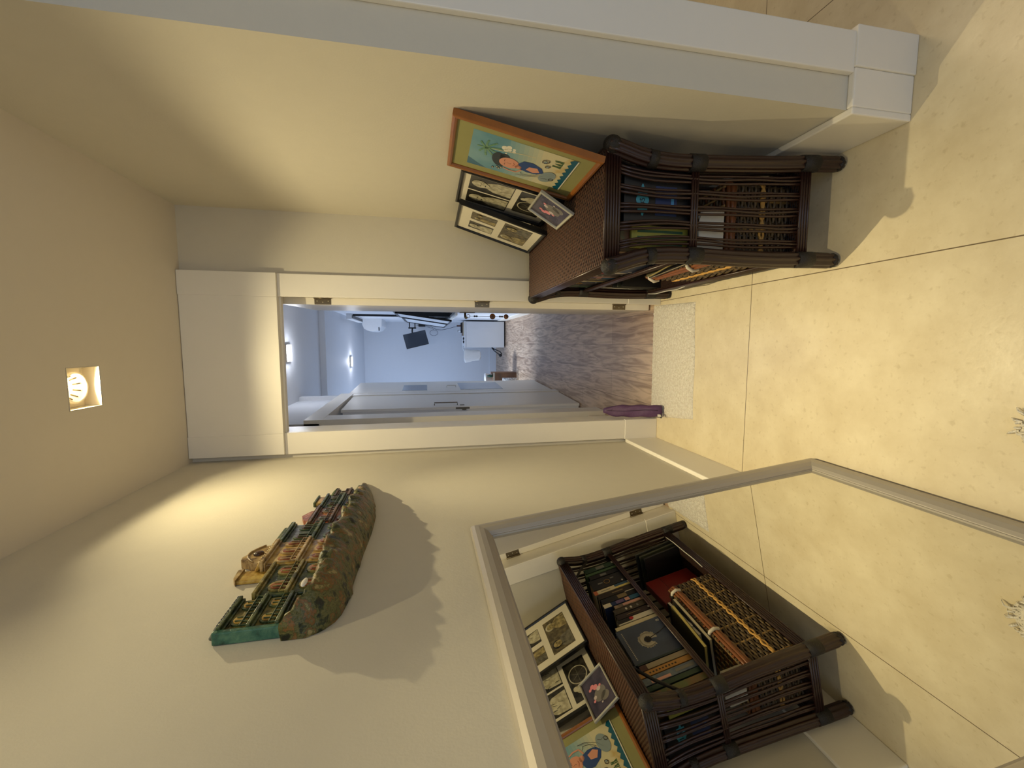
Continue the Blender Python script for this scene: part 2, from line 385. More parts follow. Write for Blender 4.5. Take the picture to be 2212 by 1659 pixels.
mb = MB(); mb.rbox((0, -.024, .012), (.65, 0, 2.080), trimp, .002); mb.rbox((0, -.046, .012), (.632, -.024, 2.070), trimp, .002); leaf2 = struct(mb, 'door_2'); leaf2.matrix_world = Td
mb = MB(); mb.rbox((.6495, -.020, 1.02), (.652, -.004, 1.14), brass, .0006); mb.rbox((.65, -.030, 1.05), (.662, -.018, 1.085), brass, .001); mb.build('latch', leaf2)
mb = MB(); mb.tube([(.56, 0, 1.12), (.56, .022, 1.12), (.56, .022, 1.32), (.56, 0, 1.32)], .0045, brass, 8); mb.rbox((.57, 0, 1.06), (.59, .004, 1.10), brass, .001); mb.build('door_handle', leaf2)
# white leaf of the third door standing open along the corridor, reflections on it put in as pale grey rectangles
Td = Matrix.Translation((-.500, 4.52, 0)) @ Matrix.Rotation(math.atan2(.80, .037), 4, 'Z')
pale = M('leaf_reflection', (176, 184, 196), .2, var=.03)
mb = MB(); mb.rbox((0, 0, .02), (.80, .035, 2.16), trimp, .002); leaf3 = struct(mb, 'door_3'); leaf3.matrix_world = Td
mb = MB(); mb.box((.10, -.003, 1.38), (.50, .0, 1.64), pale); mb.build('panel', leaf3)  # this and the next rectangle are painted reflections
mb = MB(); mb.box((.10, -.003, .55), (.62, .0, 1.02), pale); mb.build('panel', leaf3)
mb = MB(); mb.tube([(.30, 0, 1.06), (.30, -.02, 1.06), (.30, -.02, 1.16), (.30, 0, 1.16)], .004, steel, 8); mb.build('door_handle', leaf3)

def glass_mat():
    m = _m['window_glass']; nt = m.node_tree; N = nt.nodes; L = nt.links; out = N['Material Output']
    t = N.new('ShaderNodeBsdfTransparent'); g = N.new('ShaderNodeBsdfGlossy'); g.inputs['Roughness'].default_value = .02
    mx = N.new('ShaderNodeMixShader'); mx.inputs[0].default_value = .08
    L.new(t.outputs[0], mx.inputs[1]); L.new(g.outputs[0], mx.inputs[2]); L.new(mx.outputs[0], out.inputs[0])
glass_mat()

# ================================================================== DOWNLIGHTS
enam = M('lamp_enamel', (236, 226, 206), .5)
chrome = M('lamp_reflector', (240, 232, 214), .25)
glow = M('halogen_glow', (255, 236, 196), .5, emit=14)
glowc = M('led_glow', (225, 235, 255), .5, emit=16)
def downlight(x, y, z, label, warm=True, lite=None):
    t = empty('downlight', label, 'ceiling light', (x, y, z))
    a = LS-.0005
    h = MB()
    for q in ((-a, -a, -a+.002, a), (a-.002, -a, a, a), (-a+.002, -a, a-.002, -a+.002), (-a+.002, a-.002, a-.002, a)):
        h.box((q[0], q[1], 0), (q[2], q[3], .075), enam)
    # back plate with a round opening
    n = 32; o = []; i_ = []
    for k in range(n):
        th = 2*PI*k/n; c, s = math.cos(th), math.sin(th); m = (a-.002)/max(abs(c), abs(s)); o.append((m*c, m*s, .052)); i_.append((.052*c, .052*s, .052))
    h.add(o+i_, [(k, (k+1) % n, n+(k+1) % n, n+k) for k in range(n)], enam)
    h.build('housing', t)
    g = MB(); g.lathe([(.056, .052), (.055, .030), (.053, .0255), (.049, .026), (.047, .029)], (0, 0, 0), (0, 0, 1), enam, 32, cap=False); g.build('trim_ring', t)
    r = MB(); r.lathe([(.048, .027), (.044, .040), (.033, .056), (.013, .067), (.0, .068)], (0, 0, 0), (0, 0, 1), chrome if warm else glowc, 32, cap=False)
    for k in range(10):
        th = 2*PI*k/10; r.tube([(.030*math.cos(th), .030*math.sin(th), .057), (.041*math.cos(th), .041*math.sin(th), .040)], .0022, brass, 6)
    r.build('reflector', t)
    b = MB()
    if warm: b.ball((.0, -.006, .055), (.009, .009, .009), glow, 16, 10)
    else: b.lathe([(.0, .056), (.046, .056), (.046, .060)], (0, 0, 0), (0, 0, 1), glowc, 24)
    b.build('bulb', t)
    return t
def beam(x, y, z, spill, wide, core, col):
    point('downlight_spill', (x, y, z), spill, col, .008)
    for e, size in ((wide, 150), (core, 50)):
        l = bpy.data.lights.new('downlight_beam', 'SPOT'); l.energy = e; l.color = col; l.spot_size = math.radians(size); l.spot_blend = 1; l.shadow_soft_size = .009
        o = bpy.data.objects.new('downlight_beam', l); COL.objects.link(o); o.location = (x, y, z-.001)
downlight(*LAMPS[0], HZ, 'square recessed halogen downlight with round reflector, lit, in the hall ceiling before the head panel')
downlight(*LAMPS[1], HZ, 'square recessed downlight in the hall ceiling above the leaning mirror, nearest the viewer')
for (x, y), pw in zip(LAMPS, LAMP_POWER): beam(x+.013, y+.004, HZ+.043, *pw, WARM)
for (x, y, z), lab in (((-.08, 4.10, 2.60), 'square lit downlight in the study corridor ceiling, just inside the doorway'), ((-.27, 6.93, 2.535), 'small square lit downlight deep in the study, beyond the ceiling step')):
    t = empty('study_downlight', lab, 'ceiling light', (x, y, z))
    m = MB()
    for q in ((-.075, -.075, -.065, .075), (.065, -.075, .075, .075), (-.065, -.075, .065, -.065), (-.065, .065, .065, .075)): m.box((q[0], q[1], -.02), (q[2], q[3], -.0005), enam)
    m.build('frame', t)
    m = MB(); m.lathe([(.0, -.004), (.058, -.004), (.058, -.001)], (0, 0, 0), (0, 0, 1), glowc, 24); m.build('bulb', t)
    point('study_downlight_light', (x, y, z-.05), 5, (.86, .90, 1), .04)

# ================================================================== LEANING MIRROR
th, ph, dd = -.01, .12, -.441
nrm = Vector((math.cos(ph)*math.cos(th), math.cos(ph)*math.sin(th), math.sin(ph)))
ex = Vector((-math.sin(th), math.cos(th), 0)); ez = nrm.cross(ex)*1
if ez.z < 0: ez = -ez
# origin: bottom edge on the plane at z=0, at y=.285
y0 = .285
x0 = (dd - nrm.y*y0)/nrm.x
Tm = Matrix((ex, -nrm, ez)).transposed().to_4x4(); Tm.translation = Vector((x0, y0, .0045))
MW, MH, FW = .985, 1.262, .062
silver = M('silver_grey_frame', (176, 168, 156), .42, metal=.25, var=.03)
glassm = M('mirror_silvering', (232, 232, 228), .0, metal=1, spec=.5, var=0)
glassm.node_tree.nodes['Principled BSDF'].inputs['Roughness'].default_value = 0
mir = empty('leaning_mirror', 'large mirror in a grey silver frame leaning against the left wall', 'mirror', mat=Tm)
m = MB(); m.box((FW-.006, -.001, FW-.006), (MW-FW+.006, .004, MH-FW+.006), glassm); m.build('mirror_glass', mir)
# convex mitred profile: (distance inward from outer edge, height towards viewer)
prof = [(0, -.004), (0, .010), (.004, .017), (.014, .023), (.026, .0245), (.040, .022), (.052, .014), (.058, .006), (.0585, .0035), (.062, .0035), (.062, -.001), (.062, -.004)]
def rail(p0, p1, din, name, parent, prof, mat):
    """mitred rail from p0 to p1 (x,z), din = inward direction"""
    p0, p1 = Vector(p0), Vector(p1); u = (p1-p0).normalized(); din = Vector(din); mb = MB(); k = len(prof); vs = []
    for (a, hgt) in prof: q = p0+din*a+u*a; vs.append((q.x, -hgt, q.y))
    for (a, hgt) in prof: q = p1+din*a-u*a; vs.append((q.x, -hgt, q.y))
    mb.add(vs, [(i, (i+1) % k, k+(i+1) % k, k+i) for i in range(k)]+[tuple(range(k)), tuple(range(k, 2*k))[::-1]], mat)
    return mb.build(name, parent)
def four_rails(w, h, parent, prof, mat, name='frame_rail'):
    rail((0, 0), (w, 0), (0, 1), name, parent, prof, mat); rail((w, 0), (w, h), (-1, 0), name, parent, prof, mat)
    rail((w, h), (0, h), (0, -1), name, parent, prof, mat); rail((0, h), (0, 0), (1, 0), name, parent, prof, mat)
four_rails(MW, MH, mir, prof, silver)

# ================================================================== RATTAN BOOKCASE
cane = M('dark_cane', (46, 23, 16), .36, var=.25, scale=30, stretch=(1, 1, 6), coat=.15)
cane2 = M('paler_cane', (52, 28, 19), .38, var=.2, scale=40, coat=.1)  # slightly paler brown for the outer canes of each side slat
wrap = M('binding_leather', (26, 21, 18), .5, var=.2, scale=80, bump=.4, bscale=300)
weave = weave_mat('woven_top', (96, 63, 42), (62, 38, 25), (14, 8, 5), rot=PI/2, bw=.030, bh=.0085)
bc = empty('rattan_bookcase', 'dark brown rattan bookcase with woven top against the right wall', 'bookcase', (.44, 1.74, 0))
def inbc(mb, name, **k): o = mb.build(name, bc, **k); o.matrix_local = Matrix.Translation((-.44, -1.74, 0)); return o
def lerp(pts, z):
    for (x0, z0), (x1, z1) in zip(pts, pts[1:]):
        if z1 <= z <= z0: return x1+(x0-x1)*(z-z1)/(z0-z1)
    return pts[0][0] if z > pts[0][1] else pts[-1][0]
FP = [(.243, .83), (.250, .79), (.268, .74), (.279, .69), (.285, .62), (.285, .53), (.281, .38), (.281, .25), (.285, .12), (.286, 0)]
BP = [(.605, .83), (.598, .79), (.582, .74), (.572, .69), (.568, .62), (.570, .53), (.578, .38), (.586, .25), (.597, .12), (.603, 0)]
def ynear(z): return 1.236+.026*z/.83
def yfar(z): return 2.244-.018*z/.83
def smooth(P, n=26): return [(lerp(P, .83*(1-i/n)), .83*(1-i/n)) for i in range(n+1)]
for P_ in (FP, BP):
    for yf in (ynear, yfar):
        m = MB(); pts = [(x, yf(z), z) for x, z in smooth(P_)]
        pts[-1] = (pts[-1][0], pts[-1][1], .004); rr = [.0268]*len(pts); rr[-1] = .021
        m.tube(pts, .0265, cane, lobes=8, amp=.30, rr=rr)
        leg = inbc(m, 'leg')
        for z, hh in ((.685, .014), (.535, .026), (.13, .03)):
            m = MB(); m.tube([(lerp(P_, z-hh), yf(z-hh), z-hh), (lerp(P_, z), yf(z), z), (lerp(P_, z+hh), yf(z+hh), z+hh)], .0272, wrap, 16); m.build('binding', leg)
        m = MB(); m.ball((P_[0][0], yf(.82), .815), (.028, .028, .029), wrap, 18, 12); m.build('corner_knot', leg)
        m = MB(); m.ball((P_[-1][0], yf(0), .016), (.025, .025, .0135), wrap, 16, 8); m.build('foot_cap', leg)
def rail_tube(a, b, r, lobes=6, mat=cane, amp=.16): m = MB(); m.tube([tuple(Vector(a).lerp(Vector(b), t/6)) for t in range(7)], r, mat, lobes=lobes, amp=amp); return m
def flat_rail(a, b, h, mat=cane, n=5, r=None):
    """several canes stacked into one rail"""
    m = MB(); r = r or h/n/2*1.05
    for i in range(n):
        z = -h/2+h*(i+.5)/n; m.tube([(a[0], a[1], a[2]+z), (b[0], b[1], b[2]+z)], r, mat, 8)
    return m
for yf, nm in ((ynear, 0), (yfar, 1)):
    for z, h, n in ((.812, .054, 6), (.535, .026, 3), (.135, .04, 4)):
        y = yf(z); s = -1 if nm == 0 else 1
        for off in ((-.010*s, 0) if z > .8 else (0,)):
            pass
        m = flat_rail((lerp(FP, z)+.01, y, z), (lerp(BP, z)-.01, y, z), h, n=n); inbc(m, 'side_rail')
for P_ in (FP, BP):
    for z, h, n in ((.812, .054, 6), (.531, .026, 3), (.148, .046, 5)):
        m = flat_rail((lerp(P_, z), ynear(z)+.012, z), (lerp(P_, z), yfar(z)-.012, z), h, n=n); inbc(m, 'long_rail')
wst = M('weave_strand', (76, 48, 32), .4, var=.3, scale=60); wst2 = M('weave_strand_dark', (56, 35, 23), .4, var=.3, scale=60)
m = MB(); m.box((.247, ynear(.83)+.003, .812), (.602, yfar(.83)-.003, .833), weave); nr = 122
for k in range(nr):
    y = ynear(.83)+.006+(yfar(.83)-ynear(.83)-.012)*k/(nr-1)
    m.tube([(.247+.355*j/30, y, .8336+.0022*(1 if (j//1+k) % 2 else -1)) for j in range(31)], .0036, wst if k % 3 else wst2, 6, cap=False)
inbc(m, 'woven_top')
shw = weave_mat('woven_shelf', (58, 36, 25), (46, 28, 19), (16, 10, 7), bw=.02, bh=.008)
m = MB(); m.box((.29, ynear(.53)+.004, .520), (.566, yfar(.53)-.004, .533), shw); inbc(m, 'shelf')
m = MB(); m.box((.287, ynear(.14)+.004, .135), (.592, yfar(.14)-.004, .149), shw); inbc(m, 'shelf')
for yf, s in ((ynear, 1), (yfar, -1)):
    for i in range(1, 6):
        m = MB(); f = i/6
        for k in (-1, 0, 1):
            pts = []
            for j in range(17):
                z = .79-(.79-.15)*j/16; x0 = lerp(FP, z); x1 = lerp(BP, z); xx = x0+(x1-x0)*f+k*.0105
                bow = (.002 if k else .004)*math.sin(j*.9+i*2+k)
                pts.append((xx+bow*.6, yf(z)+s*.004*abs(k), z))
            m.tube(pts, .0042, cane2 if k else cane, 7)
        inbc(m, 'side_slat')
for i in range(1, 14):
    y = 1.26+(2.22-1.26)*i/14; m = MB(); m.tube([(lerp(BP, z), y, z) for z in (.79, .7, .6, .5, .4, .3, .15)], .005, cane, 7); inbc(m, 'back_slat')
for ya, yb in ((1.43, 1.285), (2.07, 2.215)):
    m = MB(); m.tube([(.262, ya, .785), (.272, (ya+yb)/2, .735), (.284, yb, .668)], .0068, wrap, 8); inbc(m, 'brace')
    m = MB(); m.tube([(.59, ya, .785), (.572, yb, .66)], .0055, cane, 8); inbc(m, 'brace')

# ================================================================== FRAMED PICTURES
woodf = M('orange_wood', (146, 88, 36), .35, var=.22, scale=18, stretch=(1, 1, 1), coat=.3)
blkf = M('black_lacquer', (18, 17, 17), .3, var=.1)
greyf = M('pale_silver_frame', (178, 174, 160), .4, metal=.2)
matb = M('cream_mat', (226, 218, 196), .7)
matg = M('olive_mat', (150, 146, 92), .7, var=.03)
def hexmat(name, rgb, rough=.25, **k): return M(name, rgb, rough, **k)
def art_ellipse(mb, cx, cz, rx, rz, mat, lay, rot=0, n=20, y0=0):
    c, s = math.cos(rot), math.sin(rot)
    mb.poly([(cx+rx*math.cos(t)*c-rz*math.sin(t)*s, y0-.00025*lay, cz+rx*math.cos(t)*s+rz*math.sin(t)*c) for t in [2*PI*i/n for i in range(n)]], mat)
def art_poly(mb, pts, mat, lay, y0=0): mb.poly([(x, y0-.00025*lay, z) for x, z in pts], mat)
def art_line(mb, pts, w, mat, lay, y0=0):
    for (x0, z0), (x1, z1) in zip(pts, pts[1:]):
        d = Vector((x1-x0, z1-z0)); L_ = d.length or 1e-6; nx, nz = -d.y/L_*w/2, d.x/L_*w/2
        mb.poly([(x0+nx, y0-.00025*lay, z0+nz), (x0-nx, y0-.00025*lay, z0-nz), (x1-nx, y0-.00025*lay, z1-nz), (x1+nx, y0-.00025*lay, z1+nz)], mat)
def picture_frame(label, origin, yaw, tilt, w, h, rw, depth, fmat, matm, artfn, group=None, name='framed_picture', mat_label=None):
    exx = Vector((math.cos(yaw), math.sin(yaw), 0)); nb = Vector((-math.sin(yaw), math.cos(yaw), 0))
    ezz = Vector((0, 0, 1))*math.cos(tilt)+nb*math.sin(tilt)
    t = empty(name, label, 'picture', mat=frame_mat(origin, exx, ezz), group=group)
    pr = [(0, -depth), (0, .001), (.002, .003), (rw*.5, .0045), (rw*.85, .002), (rw, -.003), (rw, -depth)]
    four_rails(w, h, t, pr, fmat)
    m = MB(); m.box((rw*.5, .0087, rw*.5), (w-rw*.5, max(.011, depth-.001), h-rw*.5), blkf); m.build('backing', t)
    m = MB(); m.box((rw*.9, .006, rw*.9), (w-rw*.9, .0085, h-rw*.9), matm); m.build('mat_board', t)
    artfn(t, w, h, rw)
    return t
# --- the colour drawing: palm beach and reclining woman
A = {k: M('ink_'+k, c, .3, **kw) for k, c, kw in [
    ('sky', (98, 146, 160), dict(rgb2=(136, 172, 176), scale=5)), ('cream', (214, 204, 164), {}), ('deep', (66, 110, 130), {}), ('palm', (96, 140, 104), dict(rgb2=(124, 160, 124), scale=60)),
    ('skin', (218, 152, 122), {}), ('hair', (52, 60, 58), {}), ('blue', (40, 70, 124), {}), ('stone', (140, 154, 152), {}), ('line', (62, 42, 38), {}),
    ('sand', (204, 176, 112), dict(rgb2=(216, 204, 160), scale=30)), ('sea', (22, 92, 112), {}), ('leaf', (84, 112, 64), {}), ('white', (232, 226, 204), {}), ('red', (150, 60, 50), {})]}
def art_beach(t, w, h, rw):
    m = MB(); bx0, bz0 = .052, .062; W_, H_ = w-.052*2, h-.062-.066; y0 = .0058
    X = lambda s: bx0+s*W_
    Z = lambda q: bz0+q*H_
    P2 = lambda L: [(X(a), Z(b)) for a, b in L]
    def el(a, b, ra, rb, k, lay, rot=0): art_ellipse(m, X(a), Z(b), ra*W_, rb*H_, A[k], lay, rot, y0=y0)
    art_poly(m, P2([(0, 0), (1, 0), (1, 1), (0, 1)]), A['sky'], 0, y0)
    art_poly(m, P2([(0, .80), (.10, .90), (.22, 1), (0, 1)]), A['deep'], 1, y0)
    for k in range(14):
        f = (k+1)/14; q1 = .62-.62*k/14; f = min(1, f*1.7)
        c = tuple(int(a+(b-a)*f) for a, b in zip((118, 158, 166), (214, 204, 164)))
        art_poly(m, P2([(0, 0), (1, 0), (1, q1+.04), (.75, q1+.02), (.5, q1), (.2, q1-.02 if q1 > .05 else q1), (0, q1)]), M('ink_wash_%d' % k, c, .3, var=.03, scale=40), 1+k*.12, y0)
    # clouds
    for a, b, r in ((.76, .69, .055), (.70, .67, .045), (.80, .65, .05), (.74, .64, .04), (.72, .595, .035), (.78, .60, .03), (.62, .66, .02)): el(a, b, r, r*.5, 'white', 2)
    # palm
    art_line(m, P2([(.63, .83), (.655, .72), (.70, .60), (.735, .50), (.75, .38)]), .0035, A['cream'], 3, y0)
    for k in range(9):
        an = k*2*PI/9+.2; L_ = .19; pts = []
        for q in range(6): r = L_*q/5; pts.append((.62+r*math.cos(an)*1.15, .85+r*math.sin(an)*.62-.03*(q/5)**2))
        art_line(m, P2(pts), .007, A['palm'], 4, y0)
    # woman
    el(.40, .70, .20, .075, 'hair', 5, .2); el(.50, .66, .10, .05, 'hair', 5); el(.36, .64, .09, .045, 'hair', 5)
    el(.38, .60, .15, .10, 'skin', 6, .15); el(.34, .50, .055, .035, 'skin', 6)
    for a, b in ((.33, .635), (.43, .645)): art_line(m, P2([(a-.03, b), (a, b+.008), (a+.03, b)]), .0014, A['line'], 7, y0)
    art_line(m, P2([(.38, .625), (.365, .585), (.39, .58)]), .001, A['line'], 7, y0); art_line(m, P2([(.33, .555), (.38, .545), (.43, .56)]), .0018, A['red'], 7, y0)
    art_poly(m, P2([(.30, .48), (.42, .52), (.56, .47), (.58, .38), (.50, .28), (.38, .24), (.28, .30), (.26, .40)]), A['blue'], 6, y0)
    art_poly(m, P2([(.34, .42), (.44, .40), (.47, .32), (.36, .28), (.30, .34)]), A['skin'], 7, y0)
    art_line(m, P2([(.28, .46), (.17, .50), (.16, .58), (.19, .64)]), .006, A['skin'], 7, y0); art_line(m, P2([(.30, .31), (.14, .38), (.12, .48)]), .0016, A['stone'], 7, y0)
    for a, b in ((.18, .66), (.13, .68), (.16, .70), (.11, .74)): el(a, b, .028, .014, 'hair', 7); el(a, b, .016, .008, 'cream', 8)
    for L_ in ([(.10, .50), (.12, .40), (.24, .26), (.36, .20)], [(.22, .46), (.16, .44), (.20, .34), (.30, .27)]): art_line(m, P2(L_), .0015, A['line'], 8, y0)
    # boulder, small inked animals, plants, shore
    el(.30, .19, .19, .075, 'stone', 8, -.3); art_line(m, P2([(.20, .24), (.24, .20), (.22, .17)]), .0015, A['line'], 9, y0)
    for cx, cz, sc in ((.72, .28, 1.0), (.24, .14, .7), (.60, .24, .7)):
        for k in range(7):
            an = k*.9; pts = [(cx+sc*(.02+.055*math.cos(an+q*1.3))*1.1, cz+sc*(.035*math.sin(an+q*1.1))) for q in range(4)]; art_line(m, P2(pts), .0011, A['line'], 10, y0)
        el(cx, cz, .035*sc, .018*sc, 'stone', 9)
    art_poly(m, P2([(.30, .07), (.36, .15), (.50, .17), (.66, .20), (.80, .16), (.92, .12), (1, .10), (1, .04), (.3, .04)]), A['sand'], 3, y0)
    for k in range(9): a = .66+k*.025; art_line(m, P2([(a, .12), (a+.03*math.cos(k*2.1), .19+.02*math.sin(k))]), .004, A['leaf'], 6, y0)
    wv = [(0, 0)]+[(i/16, .052+(.030 if i % 2 else 0)) for i in range(17)]+[(1, 0)]
    art_poly(m, P2(wv), A['sea'], 7, y0); art_poly(m, P2([(0, 0), (1, 0), (1, .012), (0, .012)]), A['white'], 9, y0)
    m.build('drawing', t)
NB = -PI/2
picture_frame('orange wood framed colour cartoon of a palm beach and reclining woman, leaning on the wall', (.540, 1.580, .842), -1.5432, .205, .325, .466, .017, .018, woodf, matg, art_beach, name='framed_drawing')
# --- black and white photographs
bw = {k: M('photo_'+k, c, .22, **kw) for k, c, kw in [('dark', (38, 36, 30), dict(rgb2=(66, 62, 52), scale=30)), ('mid', (120, 114, 94), dict(rgb2=(82, 76, 62), scale=40)),
      ('light', (206, 198, 168), dict(rgb2=(168, 160, 132), scale=45)), ('sepia', (176, 158, 104), dict(rgb2=(120, 106, 66), scale=50)), ('sepiadark', (74, 64, 42), dict(rgb2=(110, 98, 66), scale=50))]}
def bwphoto(t, x0, z0, x1, z1, seed, bg='dark', fg='light', n=2):
    r = random.Random(seed); m = MB(); y0 = .0057; W_, H_ = x1-x0, z1-z0
    art_poly(m, [(x0, z0), (x1, z0), (x1, z1), (x0, z1)], bw[bg], 0, y0)
    for k in range(n):
        cx = x0+W_*(k+.5+r.uniform(-.1, .1))/n; s = min(W_/n, H_*.8); top = z0+H_*r.uniform(.62, .74)
        tw = min(s*.40, W_/n*.48)
        art_poly(m, [(cx-tw, z0+H_*.02), (cx+tw, z0+H_*.02), (cx+tw*.9, z0+(top-z0)*.55), (cx+tw*.4, top-s*.12), (cx-tw*.4, top-s*.12), (cx-tw*.9, z0+(top-z0)*.6)], bw['mid' if k % 2 else fg], 1+k, y0)
        hr = min(s*.21, W_/n*.34)
        art_ellipse(m, cx, top+hr*.35, hr*1.15, hr*1.2, bw['dark' if fg != 'dark' and k % 2 else 'light'], 5+k, y0=y0)
        art_ellipse(m, cx, top, hr*.85, hr*1.15, bw[fg], 9+k, y0=y0)
        for dx in (-.35, .35): art_ellipse(m, cx+dx*hr, top+hr*.2, hr*.14, hr*.08, bw['dark'], 14, n=8, y0=y0)
        art_ellipse(m, cx, top-hr*.5, hr*.25, hr*.07, bw['dark'], 14, n=8, y0=y0)
        for q in range(5):
            a = cx+r.uniform(-.8, .8)*tw; b = z0+r.uniform(.05, .5)*H_; art_line(m, [(a, b), (a+r.uniform(-.2, .2)*tw, b+.12*H_)], H_*.012, bw['dark' if q % 2 else 'mid'], 12, y0)
    m.build('photograph', t)
def art_f1(t, w, h, rw):
    bwphoto(t, w*.17, h*.545, w*.45, h*.84, 1, 'dark', 'light', 1); bwphoto(t, w*.54, h*.545, w*.82, h*.84, 2, 'sepiadark', 'sepia', 2)
    bwphoto(t, w*.16, h*.13, w*.84, h*.46, 3, 'sepiadark', 'sepia', 2)
def art_f2(t, w, h, rw):
    bwphoto(t, w*.10, h*.46, w*.485, h*.90, 5, 'dark', 'light', 1); bwphoto(t, w*.515, h*.46, w*.90, h*.90, 6, 'dark', 'light', 1)
    x0, z0, x1, z1 = w*.22, h*.11, w*.88, h*.40; m = MB(); y0 = .0057
    art_poly(m, [(x0, z0), (x1, z0), (x1, z1), (x0, z1)], bw['dark'], 0, y0); cx, cz = x0+(x1-x0)*.40, z0+(z1-z0)*.5; rr_ = (z1-z0)*.40
    pts = [(cx+rr_*math.cos(k*.2618), cz+rr_*math.sin(k*.2618)) for k in range(25)]; art_line(m, pts, .005, bw['light'], 2, y0)
    for k in range(6): art_line(m, [(cx, cz), (cx+rr_*math.cos(k*PI/3), cz+rr_*math.sin(k*PI/3))], .002, bw['mid'], 1, y0)
    art_ellipse(m, x0+(x1-x0)*.74, cz, (x1-x0)*.12, (z1-z0)*.30, bw['light'], 3, y0=y0); art_ellipse(m, x0+(x1-x0)*.70, z0+(z1-z0)*.8, .013, .014, bw['light'], 4, y0=y0)
    m.build('photograph', t)
picture_frame('black framed trio of large black and white portraits, half hidden behind the drawing', (.552, 1.985, .842), -1.548, .225, .335, .41, .016, .018, blkf, matb, art_f2)
picture_frame('black framed trio of small sepia group photographs, nearest the door', (.4773, 2.2216, .842), -1.5344, .2982, .332, .407, .014, .018, blkf, matb, art_f1)
def art_small(t, w, h, rw):
    r = random.Random(3); m = MB(); y0 = .0055
    cols = [M('snap_night', (52, 46, 58), .2, rgb2=(74, 66, 78), scale=20), M('snap_pink', (214, 130, 136), .3), M('snap_grey', (112, 106, 98), .3), M('snap_pale', (190, 176, 170), .3)]
    q = rw*1.0; art_poly(m, [(q, q), (w-q, q), (w-q, h-q), (q, h-q)], cols[0], 0, y0)
    art_ellipse(m, w*.56, h*.46, w*.15, h*.24, cols[2], 1, -.5, y0=y0); art_ellipse(m, w*.68, h*.34, w*.10, h*.16, cols[2], 1, y0=y0)
    for a, b, s, k in ((.30, .62, .05, 1), (.36, .52, .06, 1), (.33, .72, .035, 1), (.62, .72, .03, 1), (.56, .66, .04, 3), (.44, .44, .05, 3), (.76, .5, .02, 3), (.40, .36, .03, 1)):
        art_ellipse(m, w*a, h*b, w*s, h*s*1.5, cols[k], 3, y0=y0)
    m.build('photograph', t)
picture_frame('small silver framed dark snapshot with pink dots in front of the larger frames', (.4717, 1.7273, .842), -1.5646, .5426, .1987, .1471, .010, .008, greyf, matb, art_small, name='small_framed_photo')

# ================================================================== BOOKS ON THE UPPER SHELF
def bm_(name, rgb, **k): return M('cover_'+name, rgb, .45, **k)
pages = M('page_block', (206, 196, 166), .8, var=.1, scale=120, stretch=(1, 1, .05))
ZS = .5335
def book(label, ya, yb, h, depth, cov, marks=(), x=.300, z=ZS, lean=0, group='books on the upper shelf', name='book'):
    """upright book, spine at x facing the hall; marks: (z0,z1,y0,y1,material) as fractions of the spine"""
    wdt = yb-ya
    t = empty(name, label, 'book', mat=Matrix.Translation((x, ya, z)) @ Matrix.Rotation(lean, 4, 'X'), group=group)
    m = MB(); c = .0018
    m.rbox((0, 0, 0), (depth, c, h), cov, .0006); m.rbox((0, wdt-c, 0), (depth, wdt, h), cov, .0006); m.rbox((0, 0, 0), (c*1.3, wdt, h), cov, .0006)
    for z0, z1, a, b, mm in marks: m.box((-.0005, wdt*a, h*z0), (.0004, wdt*b, h*z1), mm)
    m.build('cover', t)
    m = MB(); m.box((c*1.3, c, .002), (depth-.003, wdt-c, h-.004), pages); m.build('page_block', t)
    return t
wh = bm_('white_print', (214, 206, 188)); gy = bm_('grey_print', (120, 116, 110)); blk = bm_('black', (20, 19, 20)); blk2 = bm_('black_matt', (30, 27, 26))
org = bm_('orange', (196, 110, 72)); blu = bm_('blue', (50, 82, 112)); yel = bm_('yellow', (214, 196, 116)); tan = bm_('tan', (132, 112, 78)); pur = bm_('violet', (104, 84, 124))
pnk = bm_('pink', (206, 152, 136)); red = bm_('red', (176, 30, 40)); nav = bm_('navy', (30, 48, 92)); grn = bm_('dark_green', (40, 62, 46)); cream = bm_('cream', (212, 200, 168))
book('dark green book with a silver emblem on its spine, farthest on the upper shelf', 2.125, 2.165, .182, .20, grn, [(.35, .62, .2, .8, gy), (.03, .08, .5, .9, wh)])
book('thin green book between the emblem book and the black books', 2.100, 2.120, .19, .17, bm_('green', (74, 98, 66)))
book('black book with a grey crest high on the spine, beside the thin green book', 2.062, 2.096, .178, .19, blk, [(.45, .65, .2, .7, gy)])
b3 = book('thick black book with a gold ring on its spine', 1.972, 2.058, .195, .21, blk2, [(.12, .16, .1, .22, wh), (.30, .40, .62, .72, gy), (.66, .80, .45, .55, gy)])
m = MB(); pts = [(-.0012, .040+.0155*math.cos(k*.35), .105+.0155*math.sin(k*.35)) for k in range(18)]; m.tube(pts, .0013, M('gold_foil', (170, 130, 70), .4), 6, closed=True); m.build('gold_ring', b3)
book('cream book with an orange top and a blue panel low on its spine', 1.937, 1.968, .205, .18, cream, [(.90, 1, 0, 1, org), (.05, .42, .45, 1, blu), (.0, .42, .0, .42, yel), (.55, .80, .4, .55, gy)])
book('dark brown book with faint lettering beside the cream book', 1.898, 1.934, .198, .19, bm_('umber', (46, 36, 28)), [(.3, .6, .4, .6, tan)])
book('black book with a tan picture panel on its spine', 1.858, 1.895, .196, .19, blk, [(.30, .55, .1, .8, tan), (.02, .3, .88, 1, wh)])
book('slim book with a violet, pink and blue patterned spine', 1.828, 1.855, .200, .18, nav, [(.0, .28, .0, 1, bm_('teal', (44, 92, 122))), (.30, .42, .1, .9, pnk), (.46, .66, .1, .9, pur), (.8, 1, 0, 1, wh)])
book('bundle of crumpled pink and grey papers between the books', 1.800, 1.824, .155, .17, bm_('crumpled', (156, 132, 112), rgb2=(96, 84, 76), scale=30), [(.1, .7, .3, .8, pnk)], name='paper_bundle')
